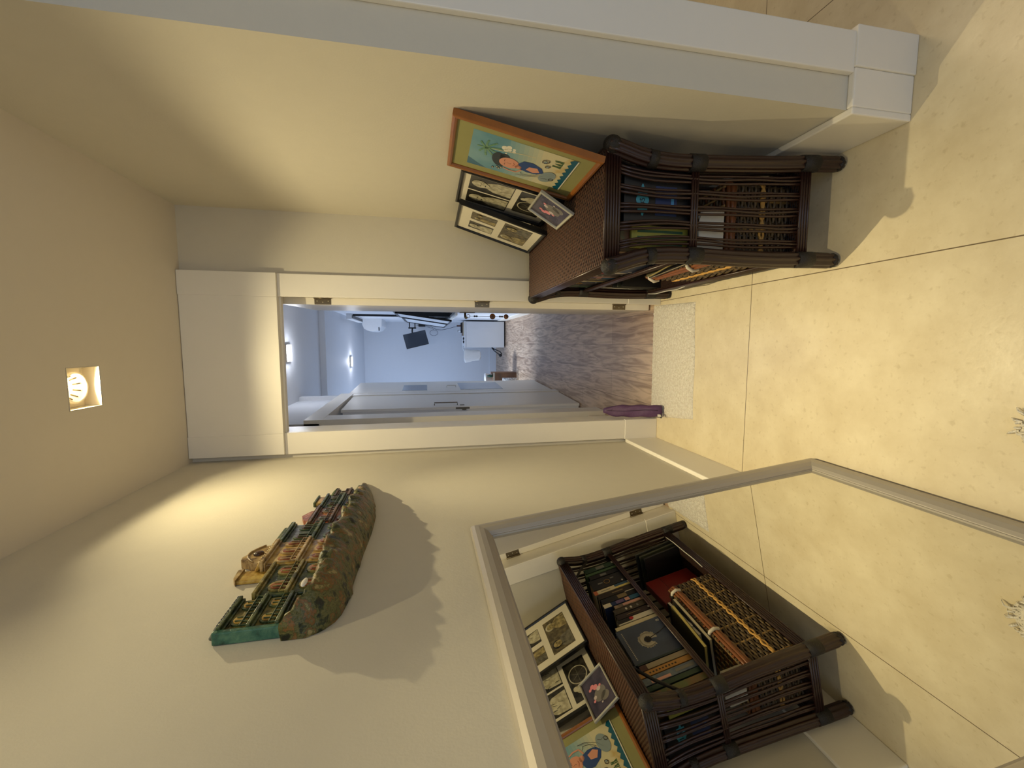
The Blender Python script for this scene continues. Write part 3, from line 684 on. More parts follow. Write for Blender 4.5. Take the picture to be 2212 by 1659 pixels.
book('brown book with small pale lettering, right of the paper bundle', 1.764, 1.798, .172, .18, bm_('dark_olive', (62, 54, 42)), [(.45, .5, .3, .7, wh), (.6, .65, .3, .7, wh), (.25, .3, .3, .7, gy)])
book('black and brown book with a small white mark at the foot of its spine', 1.727, 1.760, .176, .19, bm_('brown_black', (44, 30, 28)), [(.02, .07, .4, .7, wh), (.3, .7, .45, .55, tan)])
b9 = book('book with a red oval and grid print on a white spine', 1.694, 1.724, .186, .19, wh, [(.62, 1, .25, 1, blk2)])
m = MB(); m.lathe([(.0, 0), (.010, 0), (.010, .0006)], (-.0004, .020, .115), (-1, 0, 0), red, 20); m.build('red_oval', b9)
book('thick cream paperback behind the dandelion book', 1.668, 1.690, .212, .19, cream)
# dandelion book: cover faces the hall
tq = empty('dandelion_book', 'slate blue book with a dandelion clock on its cover, standing face out', 'book', mat=frame_mat((.2935, 1.663, ZS), (.012, -.189, 0), (.02, 0, 1)), group='books on the upper shelf')
slate = bm_('slate', (66, 78, 104), rgb2=(54, 62, 84), scale=6); W_, H_ = .187, .222
m = MB(); m.rbox((0, 0, 0), (W_, .0016, H_), slate, .0005); m.rbox((0, .014, 0), (W_, .0156, H_), slate, .0005); m.rbox((W_-.0016, 0, 0), (W_, .0156, H_), slate, .0005)
r_ = random.Random(5); puff = bm_('seed_grey', (186, 178, 162)); dk = bm_('seed_dark', (28, 26, 30))
for k in range(110):
    an = k*2*PI/110; rr_ = .042*r_.uniform(.86, 1.06); cx, cz = W_*.50, H_*.50
    if abs(an-5.2) < .42: continue
    art_line(m, [(cx+.016*math.cos(an), cz+.016*math.sin(an)), (cx+rr_*math.cos(an), cz+rr_*math.sin(an))], .0019, puff, 2)
    art_ellipse(m, cx+rr_*.86*math.cos(an), cz+rr_*.86*math.sin(an), .0042, .0042, puff, 3, n=8)
for k in range(26):
    an = k*2*PI/26; art_line(m, [(W_*.5, H_*.5), (W_*.5+.017*r_.uniform(.7, 1.1)*math.cos(an), H_*.5+.017*r_.uniform(.7, 1.1)*math.sin(an))], .0028, dk, 5)
art_line(m, [(W_*.5, H_*.5), (W_*.42, H_*.2), (W_*.34, .001)], .004, dk, 6)
for k in range(18): art_line(m, [(.018+k*.0085, H_*.905), (.018+k*.0085+.005, H_*.905)], .0045, puff, 2)
m.build('cover', tq); m = MB(); m.box((.002, .0016, .002), (W_-.002, .014, H_-.003), pages); m.build('page_block', tq)
text_mesh(tq, 'B', .022, wh, Matrix.Translation((.020, -.0008, .020)) @ Matrix.Rotation(PI/2, 4, 'X'))
book('thin dark teal book right of the dandelion book', 1.462, 1.472, .218, .19, bm_('dark_teal', (24, 44, 50)))
book('beige book with a plain spine, near end of the upper shelf', 1.433, 1.459, .216, .20, bm_('beige', (150, 136, 112)), [(.86, 1, 0, 1, bm_('maroon', (70, 36, 28)))])
book('ochre book with a row of dark letters down its spine', 1.404, 1.430, .236, .20, bm_('ochre', (176, 126, 58)), [(.3+.06*k, .33+.06*k, .35, .6, blk2) for k in range(9)])
book('blue grey book with a pink blot low on its spine', 1.367, 1.401, .240, .20, bm_('blue_grey', (84, 96, 116), rgb2=(110, 120, 130), scale=30), [(.5, .85, .1, .45, pnk), (.05, .4, .3, .7, gy)])
book('tall dark green book beside the blue grey one', 1.342, 1.364, .238, .20, grn)
book('large green and rust patterned book under the brace', 1.306, 1.336, .228, .20, bm_('moss', (96, 104, 62), rgb2=(140, 84, 54), scale=14))
# objects seen through the near side canes
t = empty('patterned_green_book', 'yellow green book with dark stripes seen through the near side slats', 'book', (.36, 1.284, ZS), group='books on the upper shelf')
m = MB(); m.rbox((-.05, 0, 0), (.02, .014, .20), bm_('lime', (150, 146, 60)), .001)
for k in range(3): m.box((-.042+k*.02, -.0006, .02), (-.034+k*.02, .0004, .18), bm_('forest', (46, 84, 60)))
m.build('cover', t)
t = empty('game_box', 'black box with a turquoise badge and blue picture behind the near side slats', 'box', (.47, 1.276, ZS))
m = MB(); m.rbox((-.085, 0, 0), (.085, .024, .232), blk, .001); m.box((-.06, -.0006, .05), (.03, .0002, .125), nav); m.box((-.03, -.0009, .06), (-.005, .0002, .07), bm_('sky_blue', (70, 140, 190))); m.build('box_body', t)
m = MB(); cy = bm_('turquoise', (60, 140, 158)); pts = [(.0+.034*(1+.12*math.cos(8*a))*math.cos(a), .170+.020*(1+.12*math.cos(8*a))*math.sin(a)) for a in [2*PI*i/48 for i in range(48)]]
art_poly(m, [(x*1.3-.015, z) for x, z in pts], cy, 5); m.build('badge', t)
text_mesh(t, '#51', .024, blk, Matrix.Translation((-.015, -.0022, .170)) @ Matrix.Rotation(PI/2, 4, 'X'))

# ================================================================== LOWER SHELF: basket, red case, folders, papers
stake = M('tan_stake', (150, 118, 66), .5, var=.2, scale=60); strand = M('brown_strand', (92, 74, 46), .5, var=.3, scale=70); dstr = M('dark_strand', (66, 50, 31), .5, var=.3, scale=70)
rimm = M('rust_cane', (118, 68, 32), .42, var=.25, scale=50); braid = M('straw_braid', (196, 150, 76), .6, var=.15, scale=90)
cord = M('white_cord', (190, 182, 168), .6, var=.1)
bk = empty('wicker_basket', 'lidded brown wicker basket with straw braid on the lower shelf', 'basket', (.415, 1.545, .150))
BX, BY, BZ = .118, .255, .215
def perim(n, off=0, f=1):
    pts = []; L_ = 2*(2*BX+2*BY)
    for i in range(n):
        s = (i/n*L_) % L_; a, b = 2*BX, 2*BY
        if s < b: p = (-BX, -BY+s); nn = (-1, 0)
        elif s < b+a: p = (-BX+(s-b), BY); nn = (0, 1)
        elif s < 2*b+a: p = (BX, BY-(s-b-a)); nn = (1, 0)
        else: p = (BX-(s-2*b-a), -BY); nn = (0, -1)
        pts.append((p[0]*f+nn[0]*off, p[1]*f+nn[1]*off))
    return pts
NST = 64
body = MB(); nP = NST*2; base = perim(nP)
for row in range(17):
    z = .008+row*(BZ-.016)/16; pts = []
    for i in range(nP):
        x, y = base[i]; ph_ = 1 if (i+row*2) % 4 < 2 else -1
        s = .0035*math.sin(PI*(i+.5)/2+(PI if row % 2 else 0)); nx, ny = (-1, 0) if i < nP*BY/(2*(BX+BY)) else ((0, 1) if i < nP/2 else ((1, 0) if i < nP/2+nP*BY/(2*(BX+BY)) else (0, -1)))
        pts.append((x+nx*s, y+ny*s, z))
    body.tube(pts, .0052, strand if row % 3 else dstr, 6, closed=True)
for i in range(0, nP, 2):
    x, y = base[i]; body.tube([(x, y, 0), (x, y, BZ)], .0052 if i % 8 == 0 else .0034, stake if i % 8 == 0 else dstr, 6)
body.box((-BX+.004, -BY+.004, .002), (BX-.004, BY-.004, .010), dstr); body.build('basket_body', bk)
m = MB()
for k, off in ((0, .006), (1, .0068)):
    pts = []
    for i, (x, y) in enumerate(perim(160, off)): pts.append((x, y, .105+k*.004+.006*math.sin(i*.9+k*PI)))
    m.tube(pts, .0045, braid, 6, closed=True)
m.build('braid', bk)
m = MB()
for q, z in ((.004, BZ), (.008, BZ+.010), (.002, BZ+.021)): m.tube([(x, y, z) for x, y in perim(60, q)], .0072, rimm, 8, closed=True)
m.build('rim', bk)
lid = MB()
for k in range(34): yy = -BY+.01+k*(2*BY-.02)/33; lid.tube([(-BX+2*BX*j/14, yy, BZ+.030+.0028*(1 if (j+k) % 2 else -1)) for j in range(15)], .0055, strand if k % 3 else rimm, 6)
for j in range(8): xx = -BX+.01+j*(2*BX-.02)/7; lid.tube([(xx, -BY, BZ+.033), (xx, BY, BZ+.033)], .004, stake, 5)
lid.build('lid', bk)
for yy in (-.075, .205): m = MB(); m.tube([(-BX-.012, yy, BZ-.004), (-BX-.018, yy+.004, BZ+.018), (-BX-.006, yy+.008, BZ+.036), (-BX+.02, yy+.012, BZ+.041)], .0075, cord, 8); m.build('cord_loop', bk)

rc = empty('red_case', 'dark red flat case standing on the lower shelf behind the basket', 'case', mat=Matrix.Translation((.400, 1.824, .150)) @ Matrix.Rotation(-.06, 4, 'Z'))
redm = M('red_leather', (112, 26, 22), .4, var=.1)
m = MB(); m.rbox((0, 0, 0), (.048, .222, .262), redm, .005); m.build('case_body', rc); m = MB(); m.box((-.0006, .0, .178), (.0486, .2224, .180), blk); m.build('seam', rc)
cols = [(2.16, M('album_charcoal', (44, 46, 44), .5)), (2.125, M('album_olive', (52, 54, 42), .5)), (2.09, M('album_black', (22, 22, 24), .5))]
for k, (yy, mm) in enumerate(cols):
    t = empty('album', ['charcoal album leaning at the far end of the lower shelf', 'olive black album, middle one of those leaning at the far end', 'black album nearest the red case'][k], 'album', mat=Matrix.Translation((.30, yy, .150)) @ Matrix.Rotation(.10-.02*k, 4, 'X'), group='albums leaning at the far end')
    m = MB(); m.rbox((0, 0, 0), (.22, .012, .25-.012*k), mm, .001); m.build('cover', t); m = MB(); m.box((.003, .003, .003), (.221, .009, .247-.012*k), pages); m.build('page_block', t)
m = MB(); m.tube([(.277, 2.17, .178), (.268, 2.09, .1785), (.270, 1.99, .178), (.266, 1.90, .1785), (.272, 1.83, .178)], .0022, M('white_wire', (206, 202, 192), .5), 6)
o = m.build('cable'); o['label'] = 'thin white cable lying along the bottom front rail'; o['category'] = 'cable'
# folders and sheets lying on the basket lid
fz = .150+BZ+.046
fd = [('black folder with cream page edge lying lowest on the basket lid', (.300, 1.45), .20, .27, blk2, cream, .05), ('dark folder with a white oval tab on the basket lid', (.306, 1.50), .19, .25, blk, wh, -.06), ('olive folder topmost of the pile on the basket lid', (.312, 1.44), .18, .24, bm_('olive', (78, 72, 46)), yel, .12)]
for k, (lab, (x, y), dx, dy, mm, pm, rz) in enumerate(fd):
    t = empty('folder', lab, 'folder', mat=Matrix.Translation((x, y, fz+.0165*k)) @ Matrix.Rotation(rz, 4, 'Z'), group='folders on the basket')
    m = MB(); m.rbox((0, 0, 0), (dx, dy, .002), mm, .0005); m.rbox((0, 0, .014), (dx, dy, .016), mm, .0005); m.build('cover', t)
    m = MB(); m.box((.002, .003, .002), (dx-.004, dy-.003, .014), pm); m.build('page_block', t)
    if k == 1: m = MB(); m.ball((-.002, .07, .008), (.003, .020, .007), wh, 14, 8); m.build('tab', t)
paper = M('loose_paper', (214, 208, 192), .7, var=.04)
t = empty('loose_papers', 'torn white papers tucked upright at the near end of the lower shelf', 'papers', (.30, 1.280, .415))
for k in range(4):
    m = MB(); r_ = random.Random(k+20); n = 9
    top = [(-.022+.16*j/n, .0035*k+.003*math.sin(j), .085+.007*r_.uniform(-1, 1)-.012*abs(j-4)/4) for j in range(n+1)]; bot = [(-.018+.155*j/n, .0035*k, -.010) for j in range(n+1)]
    vs = top+bot+[(x, y+.0006, z) for x, y, z in top+bot]; N_ = n+1
    fs = [(j, j+1, N_+j+1, N_+j) for j in range(n)]+[(2*N_+j, 3*N_+j, 3*N_+j+1, 2*N_+j+1) for j in range(n)]+[(j, 2*N_+j, 2*N_+j+1, j+1) for j in range(n)]
    m.add(vs, fs, paper); m.build('sheet', t)

# ================================================================== CERAMIC HILLSIDE VILLAGE ON THE LEFT WALL
def mottled(name, cols, scale=30, rough=.35, bump=.5, bscale=90):
    m = bpy.data.materials.new(name); m.use_nodes = True; nt = m.node_tree; N = nt.nodes; L = nt.links; b = N['Principled BSDF']; b.inputs['Roughness'].default_value = rough
    tc = N.new('ShaderNodeTexCoord'); nz = N.new('ShaderNodeTexNoise'); nz.inputs['Scale'].default_value = scale; nz.inputs['Detail'].default_value = 6; nz.inputs['Roughness'].default_value = .6; L.new(tc.outputs['Object'], nz.inputs[0])
    cr = N.new('ShaderNodeValToRGB'); n = len(cols)
    while len(cr.color_ramp.elements) < n: cr.color_ramp.elements.new(.5)
    for i, c in enumerate(cols): e = cr.color_ramp.elements[i]; e.position = .35+.30*i/(n-1); e.color = (*[lin(x) for x in c], 1)
    L.new(nz.outputs[0], cr.inputs[0]); L.new(cr.outputs[0], b.inputs['Base Color'])
    n2 = N.new('ShaderNodeTexNoise'); n2.inputs['Scale'].default_value = bscale; n2.inputs['Detail'].default_value = 5; L.new(tc.outputs['Object'], n2.inputs[0])
    bp = N.new('ShaderNodeBump'); bp.inputs['Strength'].default_value = bump; bp.inputs['Distance'].default_value = .006; L.new(n2.outputs[0], bp.inputs['Height']); L.new(bp.outputs[0], b.inputs['Normal'])
    _m[name] = m; return m
rockm = mottled('glazed_rock', [(20, 24, 14), (48, 56, 28), (104, 100, 56), (70, 76, 38), (128, 84, 44), (92, 94, 50), (160, 142, 92)], 34, .45, 1.0, 70)
G = {'teal': mottled('glaze_teal', [(30, 58, 48), (56, 102, 84), (86, 126, 100)]), 'green': mottled('glaze_green', [(24, 38, 26), (58, 74, 42), (98, 106, 64)]),
     'yellow': mottled('glaze_yellow', [(92, 66, 26), (172, 134, 54), (200, 170, 88)]), 'red': mottled('glaze_red', [(74, 34, 22), (142, 74, 44), (170, 112, 66)]),
     'brown': mottled('glaze_brown', [(52, 36, 26), (92, 68, 46), (130, 100, 68)]), 'olive': mottled('glaze_olive', [(60, 60, 30), (124, 112, 56), (166, 148, 84)]),
     'cream': mottled('glaze_cream', [(104, 78, 46), (180, 150, 98), (206, 184, 136)]), 'grey': mottled('glaze_grey', [(46, 54, 56), (84, 92, 90), (120, 124, 110)]), 'darkw': mottled('glaze_window', [(26, 22, 18), (60, 36, 26), (88, 48, 30)])}
vo = Vector((XL, 1.25, 1.60))
vil = empty('ceramic_village', 'glazed ceramic row of old houses on a rock, hanging on the left wall', 'wall sculpture', vo)
def invil(mb, name, parent=None):
    o = mb.build(name, parent or vil)
    if parent is None: o.matrix_local = Matrix.Translation(-vo)
    return o
def interp(tab, y):
    for (y0, v0), (y1, v1) in zip(tab, tab[1:]):
        if y0 <= y <= y1: return v0+(v1-v0)*(y-y0)/(y1-y0)
    return tab[0][1] if y < tab[0][0] else tab[-1][1]
ZB = [(.868, 1.632), (.885, 1.603), (.905, 1.585), (.93, 1.575), (.98, 1.568), (1.06, 1.569), (1.2, 1.566), (1.34, 1.560), (1.47, 1.562), (1.63, 1.588), (1.74, 1.615), (1.832, 1.640)]
DP = [(.868, .046), (.885, .070), (.92, .088), (1.0, .094), (1.3, .094), (1.45, .084), (1.6, .062), (1.72, .036), (1.80, .016), (1.832, .006)]
ZL = [(.868, 1.674), (.90, 1.644), (1.0, 1.642), (1.4, 1.638), (1.7, 1.645), (1.832, 1.652)]
from mathutils import noise as MN
NY, NT = 150, 22; vs = []; fs = []
for i in range(NY+1):
    y = .868+(1.832-.868)*i/NY; d = interp(DP, y); zl = interp(ZL, y); zb = interp(ZB, y)
    for j in range(NT+1):
        t = j/NT
        if t < .2: x = XL+.001+(d)*(t/.2); z = zl+.004*(1-t/.2)
        else:
            q = (t-.2)/.8; x = XL+.001+d*(1-q**1.5)*(1+.10*math.sin(q*PI)); z = zl+(zb-zl)*math.sin(q*PI/2)
        nn = MN.noise(Vector((x*24, y*24, z*24)))*.013+MN.noise(Vector((x*60, y*60, z*60)))*.006+MN.noise(Vector((x*130, y*130, z*130)))*.003
        k = min(1, d/.05)*(0 if j in (0, NT) else 1)
        vs.append((max(XL+.0005, x+nn*k), y, z+nn*.6*k))
for i in range(NY):
    for j in range(NT): a = i*(NT+1)+j; fs.append((a, a+1, a+NT+2, a+NT+1))
fs.append(tuple(range(NT+1))[::-1]); fs.append(tuple(NY*(NT+1)+j for j in range(NT+1)))
m = MB(); m.add(vs, fs, rockm, True); invil(m, 'rock_base')
m = MB(); m.ball((XL+.088, .925, 1.645), (.004, .017, .006), M('chipped_plaster', (232, 226, 214), .8), 12, 8); invil(m, 'chip')
FX = XL+.022
def Yf(y): return y*1.046
def Zf(z): return 1.3825+(z-1.3825)*1.046
def arch(mb, y, z, w, h, x, mat, t=.003):
    pts = [(y-w/2, z), (y+w/2, z), (y+w/2, z+h-w/2)]+[(y+w/2*math.cos(a), z+h-w/2+w/2*math.sin(a)) for a in [PI*k/8 for k in range(1, 8)]]+[(y-w/2, z+h-w/2)]
    mb.prism(pts, lambda a, b, d: (d, a, b), x, x+t, mat)
def house(y0, y1, top, wall, corn, win, cols, storeys, roof, fx=0, gable=0, name='house'):
    y0, y1, top = Yf(y0), Yf(y1), Zf(top); z0 = 1.640; F = FX+fx; m = MB(); m.rbox((XL+.001, y0+.001, z0), (F, y1-.001, top), G[wall], .003)
    if gable: m.prism([(y0+.004, top-.002), (y1-.004, top-.002), ((y0+y1)/2, top+gable)], lambda a, b, d: (d, a, b), XL+.001, F-.004, G[wall])
    H_ = invil(m, name); hs = (top-z0)/storeys; hl = 0
    for s in range(storeys):
        zc = z0+hs*(s+1)
        c = MB(); c.rbox((XL+.002, y0-.002, zc-.0075), (F+.011, y1+.002, zc+.001), G[corn], .002); c.rbox((XL+.002, y0, zc-.013), (F+.005, y1, zc-.0075), G[corn], .0015); c.build('cornice', H_)
        for k in range(cols):
            y = y0+(y1-y0)*(k+.5)/cols; w_ = (y1-y0)/cols*.62; h_ = hs*.60
            a = MB(); arch(a, y, z0+hs*s+.006, w_, h_, F-.001, G[corn], .0045); arch(a, y, z0+hs*s+.006, w_*.72, h_*.86, F+.0025, G[win], .003)
            for q in (-.18, .18): a.box((F+.005, y+w_*q-.0012, z0+hs*s+.008), (F+.0075, y+w_*q+.0012, z0+hs*s+.006+h_*.7), G[corn])
            a.build('window', H_)
        # balcony rail
        b = MB()
        for k in range(9): y = y0+.004+(y1-y0-.008)*k/8; b.box((F+.006, y-.0012, z0+hs*s+.001), (F+.0085, y+.0012, z0+hs*s+.012), G[corn])
        b.rbox((F+.005, y0+.002, z0+hs*s+.012), (F+.0095, y1-.002, z0+hs*s+.0145), G[corn], .0008); b.build('railing', H_)
    if roof:
        r = MB(); n = max(4, int((y1-y0)/.009))
        for k in range(n): y = y0+(y1-y0)*(k+.5)/n; r.tube([(F+.010, y, top-.002), (XL+.006, y, top+.013)], .0046, G[roof], 7)
        r.build('roof', H_)
    return H_
house(.850, .952, 1.782, 'olive', 'green', 'yellow', 2, 3, 'grey')
m = MB(); m.rbox((XL+.001, .877, 1.668), (FX+.006, .889, 1.806), G['teal'], .003); invil(m, 'end_wall')
house(.953, 1.086, 1.758, 'green', 'olive', 'red', 2, 2, None, .004)
house(1.088, 1.214, 1.790, 'yellow', 'cream', 'red', 3, 2, 'yellow', .006)
m = MB(); m.rbox((XL+.001, 1.1004, 1.7742), (FX-.010, 1.1506, 1.8527), G['yellow'], .004); m.prism([(1.0962, 1.8506), (1.1548, 1.8506), (1.1485, 1.8631), (1.1088, 1.8590)], lambda a, b, d: (d, a, b), XL+.001, FX-.006, G['cream']); invil(m, 'tower')
m = MB()
m.prism([(1.1632, 1.8140), (1.2657, 1.8140), (1.2604, 1.8318), (1.2447, 1.8569), (1.2186, 1.8642), (1.2029, 1.8736), (1.1872, 1.8715), (1.1799, 1.8527), (1.1632, 1.8380)], lambda a, b, d: (d, a, b), XL+.001, FX+.002, G['cream'])
m.tube([(FX+.004, 1.166+.047*k/8*2, 1.835+.028*math.sin(k*PI/8)) for k in range(9)], .0024, G['cream'], 8); m.ball((FX+.004, 1.2134, 1.8380), (.006, .013, .013), G['darkw'], 12, 8); invil(m, 'gable')
house(1.216, 1.338, 1.786, 'grey', 'green', 'darkw', 2, 2, 'green')
m = MB(); m.rbox((XL+.001, 1.2814, 1.8087), (FX-.008, 1.4069, 1.8318), G['green'], .004); invil(m, 'parapet')
house(1.340, 1.470, 1.744, 'red', 'brown', 'grey', 2, 2, 'brown', -.002)
m = MB(); m.prism([(1.4278, 1.7648), (1.5355, 1.7648), (1.5219, 1.7826), (1.4853, 1.8014), (1.4487, 1.7878)], lambda a, b, d: (d, a, b), XL+.001, FX-.006, G['red']); invil(m, 'gable')
house(1.472, 1.590, 1.742, 'grey', 'green', 'darkw', 2, 2, None, -.004)
m = MB(); m.rbox((XL+.001, 1.6056, 1.7648), (FX-.008, 1.6736, 1.7899), G['yellow'], .004); m.rbox((XL+.001, 1.6004, 1.7878), (FX-.004, 1.6799, 1.7951), G['green'], .002); invil(m, 'tower')
house(1.592, 1.665, 1.722, 'green', 'brown', 'olive', 1, 2, 'green', -.012)

# ================================================================== BATH MAT, SHEEPSKIN, PURPLE BAG
terry = M('terry_cotton', (230, 221, 206), .95, rgb2=(246, 240, 228), scale=80, bump=1.0, bscale=190)
def lerp2(a, b, t): return a+(b-a)*t
nx, ny = 120, 80; vs = []; fs = []
c00, c10, c01, c11 = (-.398, 1.981), (.221, 1.997), (-.449, 2.402), (.236, 2.408)
for j in range(ny+1):
    for i in range(nx+1):
        s, t = i/nx, j/ny; x = lerp2(lerp2(c00[0], c10[0], s), lerp2(c01[0], c11[0], s), t); y = lerp2(lerp2(c00[1], c10[1], s), lerp2(c01[1], c11[1], s), t)
        e = min(s, 1-s, t, 1-t); y += .004*math.sin(s*9)*(1-t); x = max(-.4545, x) if y > 2.33 else x
        hgt = .004+.007*min(1, e*30)+.0035*MN.noise(Vector((x*45, y*45, 0)))+.003*MN.noise(Vector((x*110, y*110, 3)))
        vs.append((x, y, max(.001, hgt) if e > 0 else .0005))
for j in range(ny):
    for i in range(nx): a = j*(nx+1)+i; fs.append((a, a+1, a+nx+2, a+nx+1))
m = MB(); m.add(vs, fs, terry, True); o = m.build('bath_mat'); o['label'] = 'off white terry bath mat on the tiles at the doorway'; o['category'] = 'mat'
wool = M('sheep_wool', (238, 230, 212), .95, bump=1, bscale=120)
m = MB(); r_ = random.Random(11); n = 90; ring = []
cx, cy = -.205, .40
def rim_r(a): return 1+.03*math.sin(5*a+1)+.02*math.sin(9*a)
rings = 10; vs = [(cx, cy, .03)]
for q in range(1, rings+1):
    f = q/rings
    for i in range(n): a = 2*PI*i/n; rr_ = rim_r(a)*f; vs.append((cx+.195*rr_*math.cos(a), cy+.320*rr_*math.sin(a), .004+.026*math.sqrt(max(0, 1-f**4))+.006*MN.noise(Vector((math.cos(a)*6*f, math.sin(a)*6*f, 1)))))
fs = [(0, 1+i, 1+(i+1) % n) for i in range(n)]
for q in range(rings-1):
    for i in range(n): a = 1+q*n+i; b = 1+q*n+(i+1) % n; fs.append((a, a+n, b+n, b))
m.add(vs, fs, wool, True)
for k in range(800):
    a = r_.uniform(0, 2*PI); f = r_.uniform(.82, 1.0) if k % 3 else r_.uniform(.3, .9); rr_ = rim_r(a)*f
    x, y = cx+.195*rr_*math.cos(a), cy+.320*rr_*math.sin(a); L_ = r_.uniform(.012, .026); da = a+r_.uniform(-.7, .7); z = .006 if f > .82 else .028
    m.tube([(x, y, z), (x+L_*.5*math.cos(da), y+L_*.5*math.sin(da), z+.008), (x+L_*math.cos(da), y+L_*math.sin(da), z*.6)], .0028, wool, 4, rr=[.0035, .0028, .0006], cap=False)
o = m.build('sheepskin_rug'); o['label'] = 'white shaggy sheepskin rug on the tiles in front of the mirror'; o['category'] = 'rug'
purp = M('purple_nylon', (86, 56, 92), .6, var=.18, scale=60, bump=.3, bscale=60)
ezb = Vector((-.02, .205, .285)).normalized()
Tb = frame_mat((-.432, 2.245, .022), (1, 0, 0), ezb)
bag = empty('purple_bag', 'narrow purple padded bag leaning against the left jamb of the doorway', 'bag', mat=Tb)
m = MB(); n = 28; vs = []; secs = 22; Lb = .345
for q in range(secs+1):
    t = q/secs; z = Lb*t; sx = .036*(1-(abs(t-.45)/.62)**5)*(1-.22*max(0, t-.75)/.25); sy = .026*(1-(abs(t-.5)/.56)**5); sx = max(sx, .006); sy = max(sy, .004)
    for i in range(n):
        a = 2*PI*i/n; ca, sa = math.cos(a), math.sin(a); e = .6
        x = math.copysign(abs(ca)**e, ca)*sx+.0025*math.sin(z*60+a*2); y = math.copysign(abs(sa)**e, sa)*sy+.002*math.sin(z*45+a*3)
        vs.append((x+.040-.012*t, y, z))
fs = [(q*n+i, q*n+(i+1) % n, (q+1)*n+(i+1) % n, (q+1)*n+i) for q in range(secs) for i in range(n)]+[tuple(range(n))[::-1], tuple(secs*n+i for i in range(n))]
m.add(vs, fs, purp, True); m.build('padded_body', bag)
m = MB(); m.tube([(.046-.012*t+.003*math.sin(t*7), -.0285, .02+.30*t) for t in [k/10 for k in range(11)]], .0016, M('seam_thread', (56, 34, 62), .7), 6); m.build('seam', bag)
m = MB(); m.tube([(.012, -.020, .012), (.002, -.034, .002), (.012, -.044, -.001), (.026, -.034, .003), (.022, -.02, .012)], .0018, blk, 6); m.build('loop', bag)
m = MB(); m.box((.010, -.036, .004), (.024, -.0345, .022), paper); m.build('tag', bag)

# hanging charm on the handle of the open door
amber = M('amber_agate', (120, 74, 40), .2, rgb2=(74, 42, 26), scale=50)
t = empty('hanging_charm', 'string of amber discs and dark beads hanging from the handle of the open hall door', 'ornament', (.200, 3.06, 1.082))
m = MB(); m.tube([(0, 0, 0), (.0, 0, -.30)], .0013, blk, 6); m.tube([(.012*math.cos(a), 0, .012*math.sin(a)) for a in [2*PI*k/14 for k in range(14)]], .0018, amber, 6, closed=True); m.build('string', t)
for z, s in ((-.175, .021), (-.275, .018)): m = MB(); m.ball((0, 0, z), (s, .006, s), amber, 20, 10); m.build('disc', t)
for z in (-.045, -.06, -.23, -.245): m = MB(); m.ball((0, 0, z), (.006, .006, .008), blk, 10, 8); m.build('bead', t)

# ================================================================== THINGS IN THE STUDY
wl = M('white_laminate', (228, 230, 232), .35, var=.01); mar = M('maroon_binding', (92, 34, 30), .5); blkp = M('black_plastic', (22, 23, 26), .4)
t = empty('white_cabinet', 'low white cabinet against the right wall of the study', 'cabinet', (.169, 7.69, 0))
m = MB(); m.rbox((-.226, -.265, .02), (.226, .28, .70), wl, .003); m.build('body', t)
m = MB(); m.rbox((-.230, -.28, .70), (.230, .285, .722), wl, .003); m.build('top', t)
m = MB(); m.rbox((-.224, -.279, .025), (.224, -.266, .695), wl, .002); m.build('door', t)
m = MB(); m.box((-.2, -.24, 0), (.2, .26, .02), blkp); m.build('plinth', t)
ZT = .7225
t = empty('stacked_book', 'maroon bound book lying lowest on the white cabinet', 'book', (.27, 7.62, ZT)); m = MB(); m.rbox((-.12, -.09, 0), (.12, .09, .004), mar, .001); m.rbox((-.12, -.09, .022), (.12, .09, .026), mar, .001); m.build('cover', t); m = MB(); m.box((-.117, -.087, .004), (.117, .087, .022), pages); m.build('page_block', t)
t = empty('stacked_book', 'dark book lying on top of the maroon book on the white cabinet', 'book', (.29, 7.64, ZT+.0265)); m = MB(); m.rbox((-.09, -.08, 0), (.09, .08, .022), blkp, .002); m.build('cover', t)
t = empty('figurine', 'small brown figurine standing on the books on the white cabinet', 'figurine', (.325, 7.60, ZT+.049)); m = MB(); m.lathe([(.022, 0), (.024, .006), (.010, .014), (.013, .035), (.009, .05), (.012, .06), (.010, .07), (.0, .076)], (0, 0, 0), (0, 0, 1), M('brown_clay', (84, 46, 34), .5), 16); m.build('body', t)
t = empty('white_cup', 'small white cup with grey lid beside the figurine', 'cup', (.235, 7.60, ZT+.049)); m = MB(); m.lathe([(.014, 0), (.018, .045)], (0, 0, 0), (0, 0, 1), wl, 16); m.build('cup_body', t); m = MB(); m.lathe([(.019, .045), (.018, .056)], (0, 0, 0), (0, 0, 1), M('grey_lid', (140, 144, 150), .5), 16); m.build('lid', t)
t = empty('black_sunglasses', 'small folded black glasses on the front edge of the white cabinet', 'glasses', (.07, 7.47, ZT)); m = MB()
for s in (-1, 1): m.ball((s*.028, 0, .014), (.024, .006, .013), blkp, 14, 8)
m.tube([(-.06, 0, .018), (0, 0, .020), (.06, 0, .018)], .003, blkp, 6); m.build('frame', t)
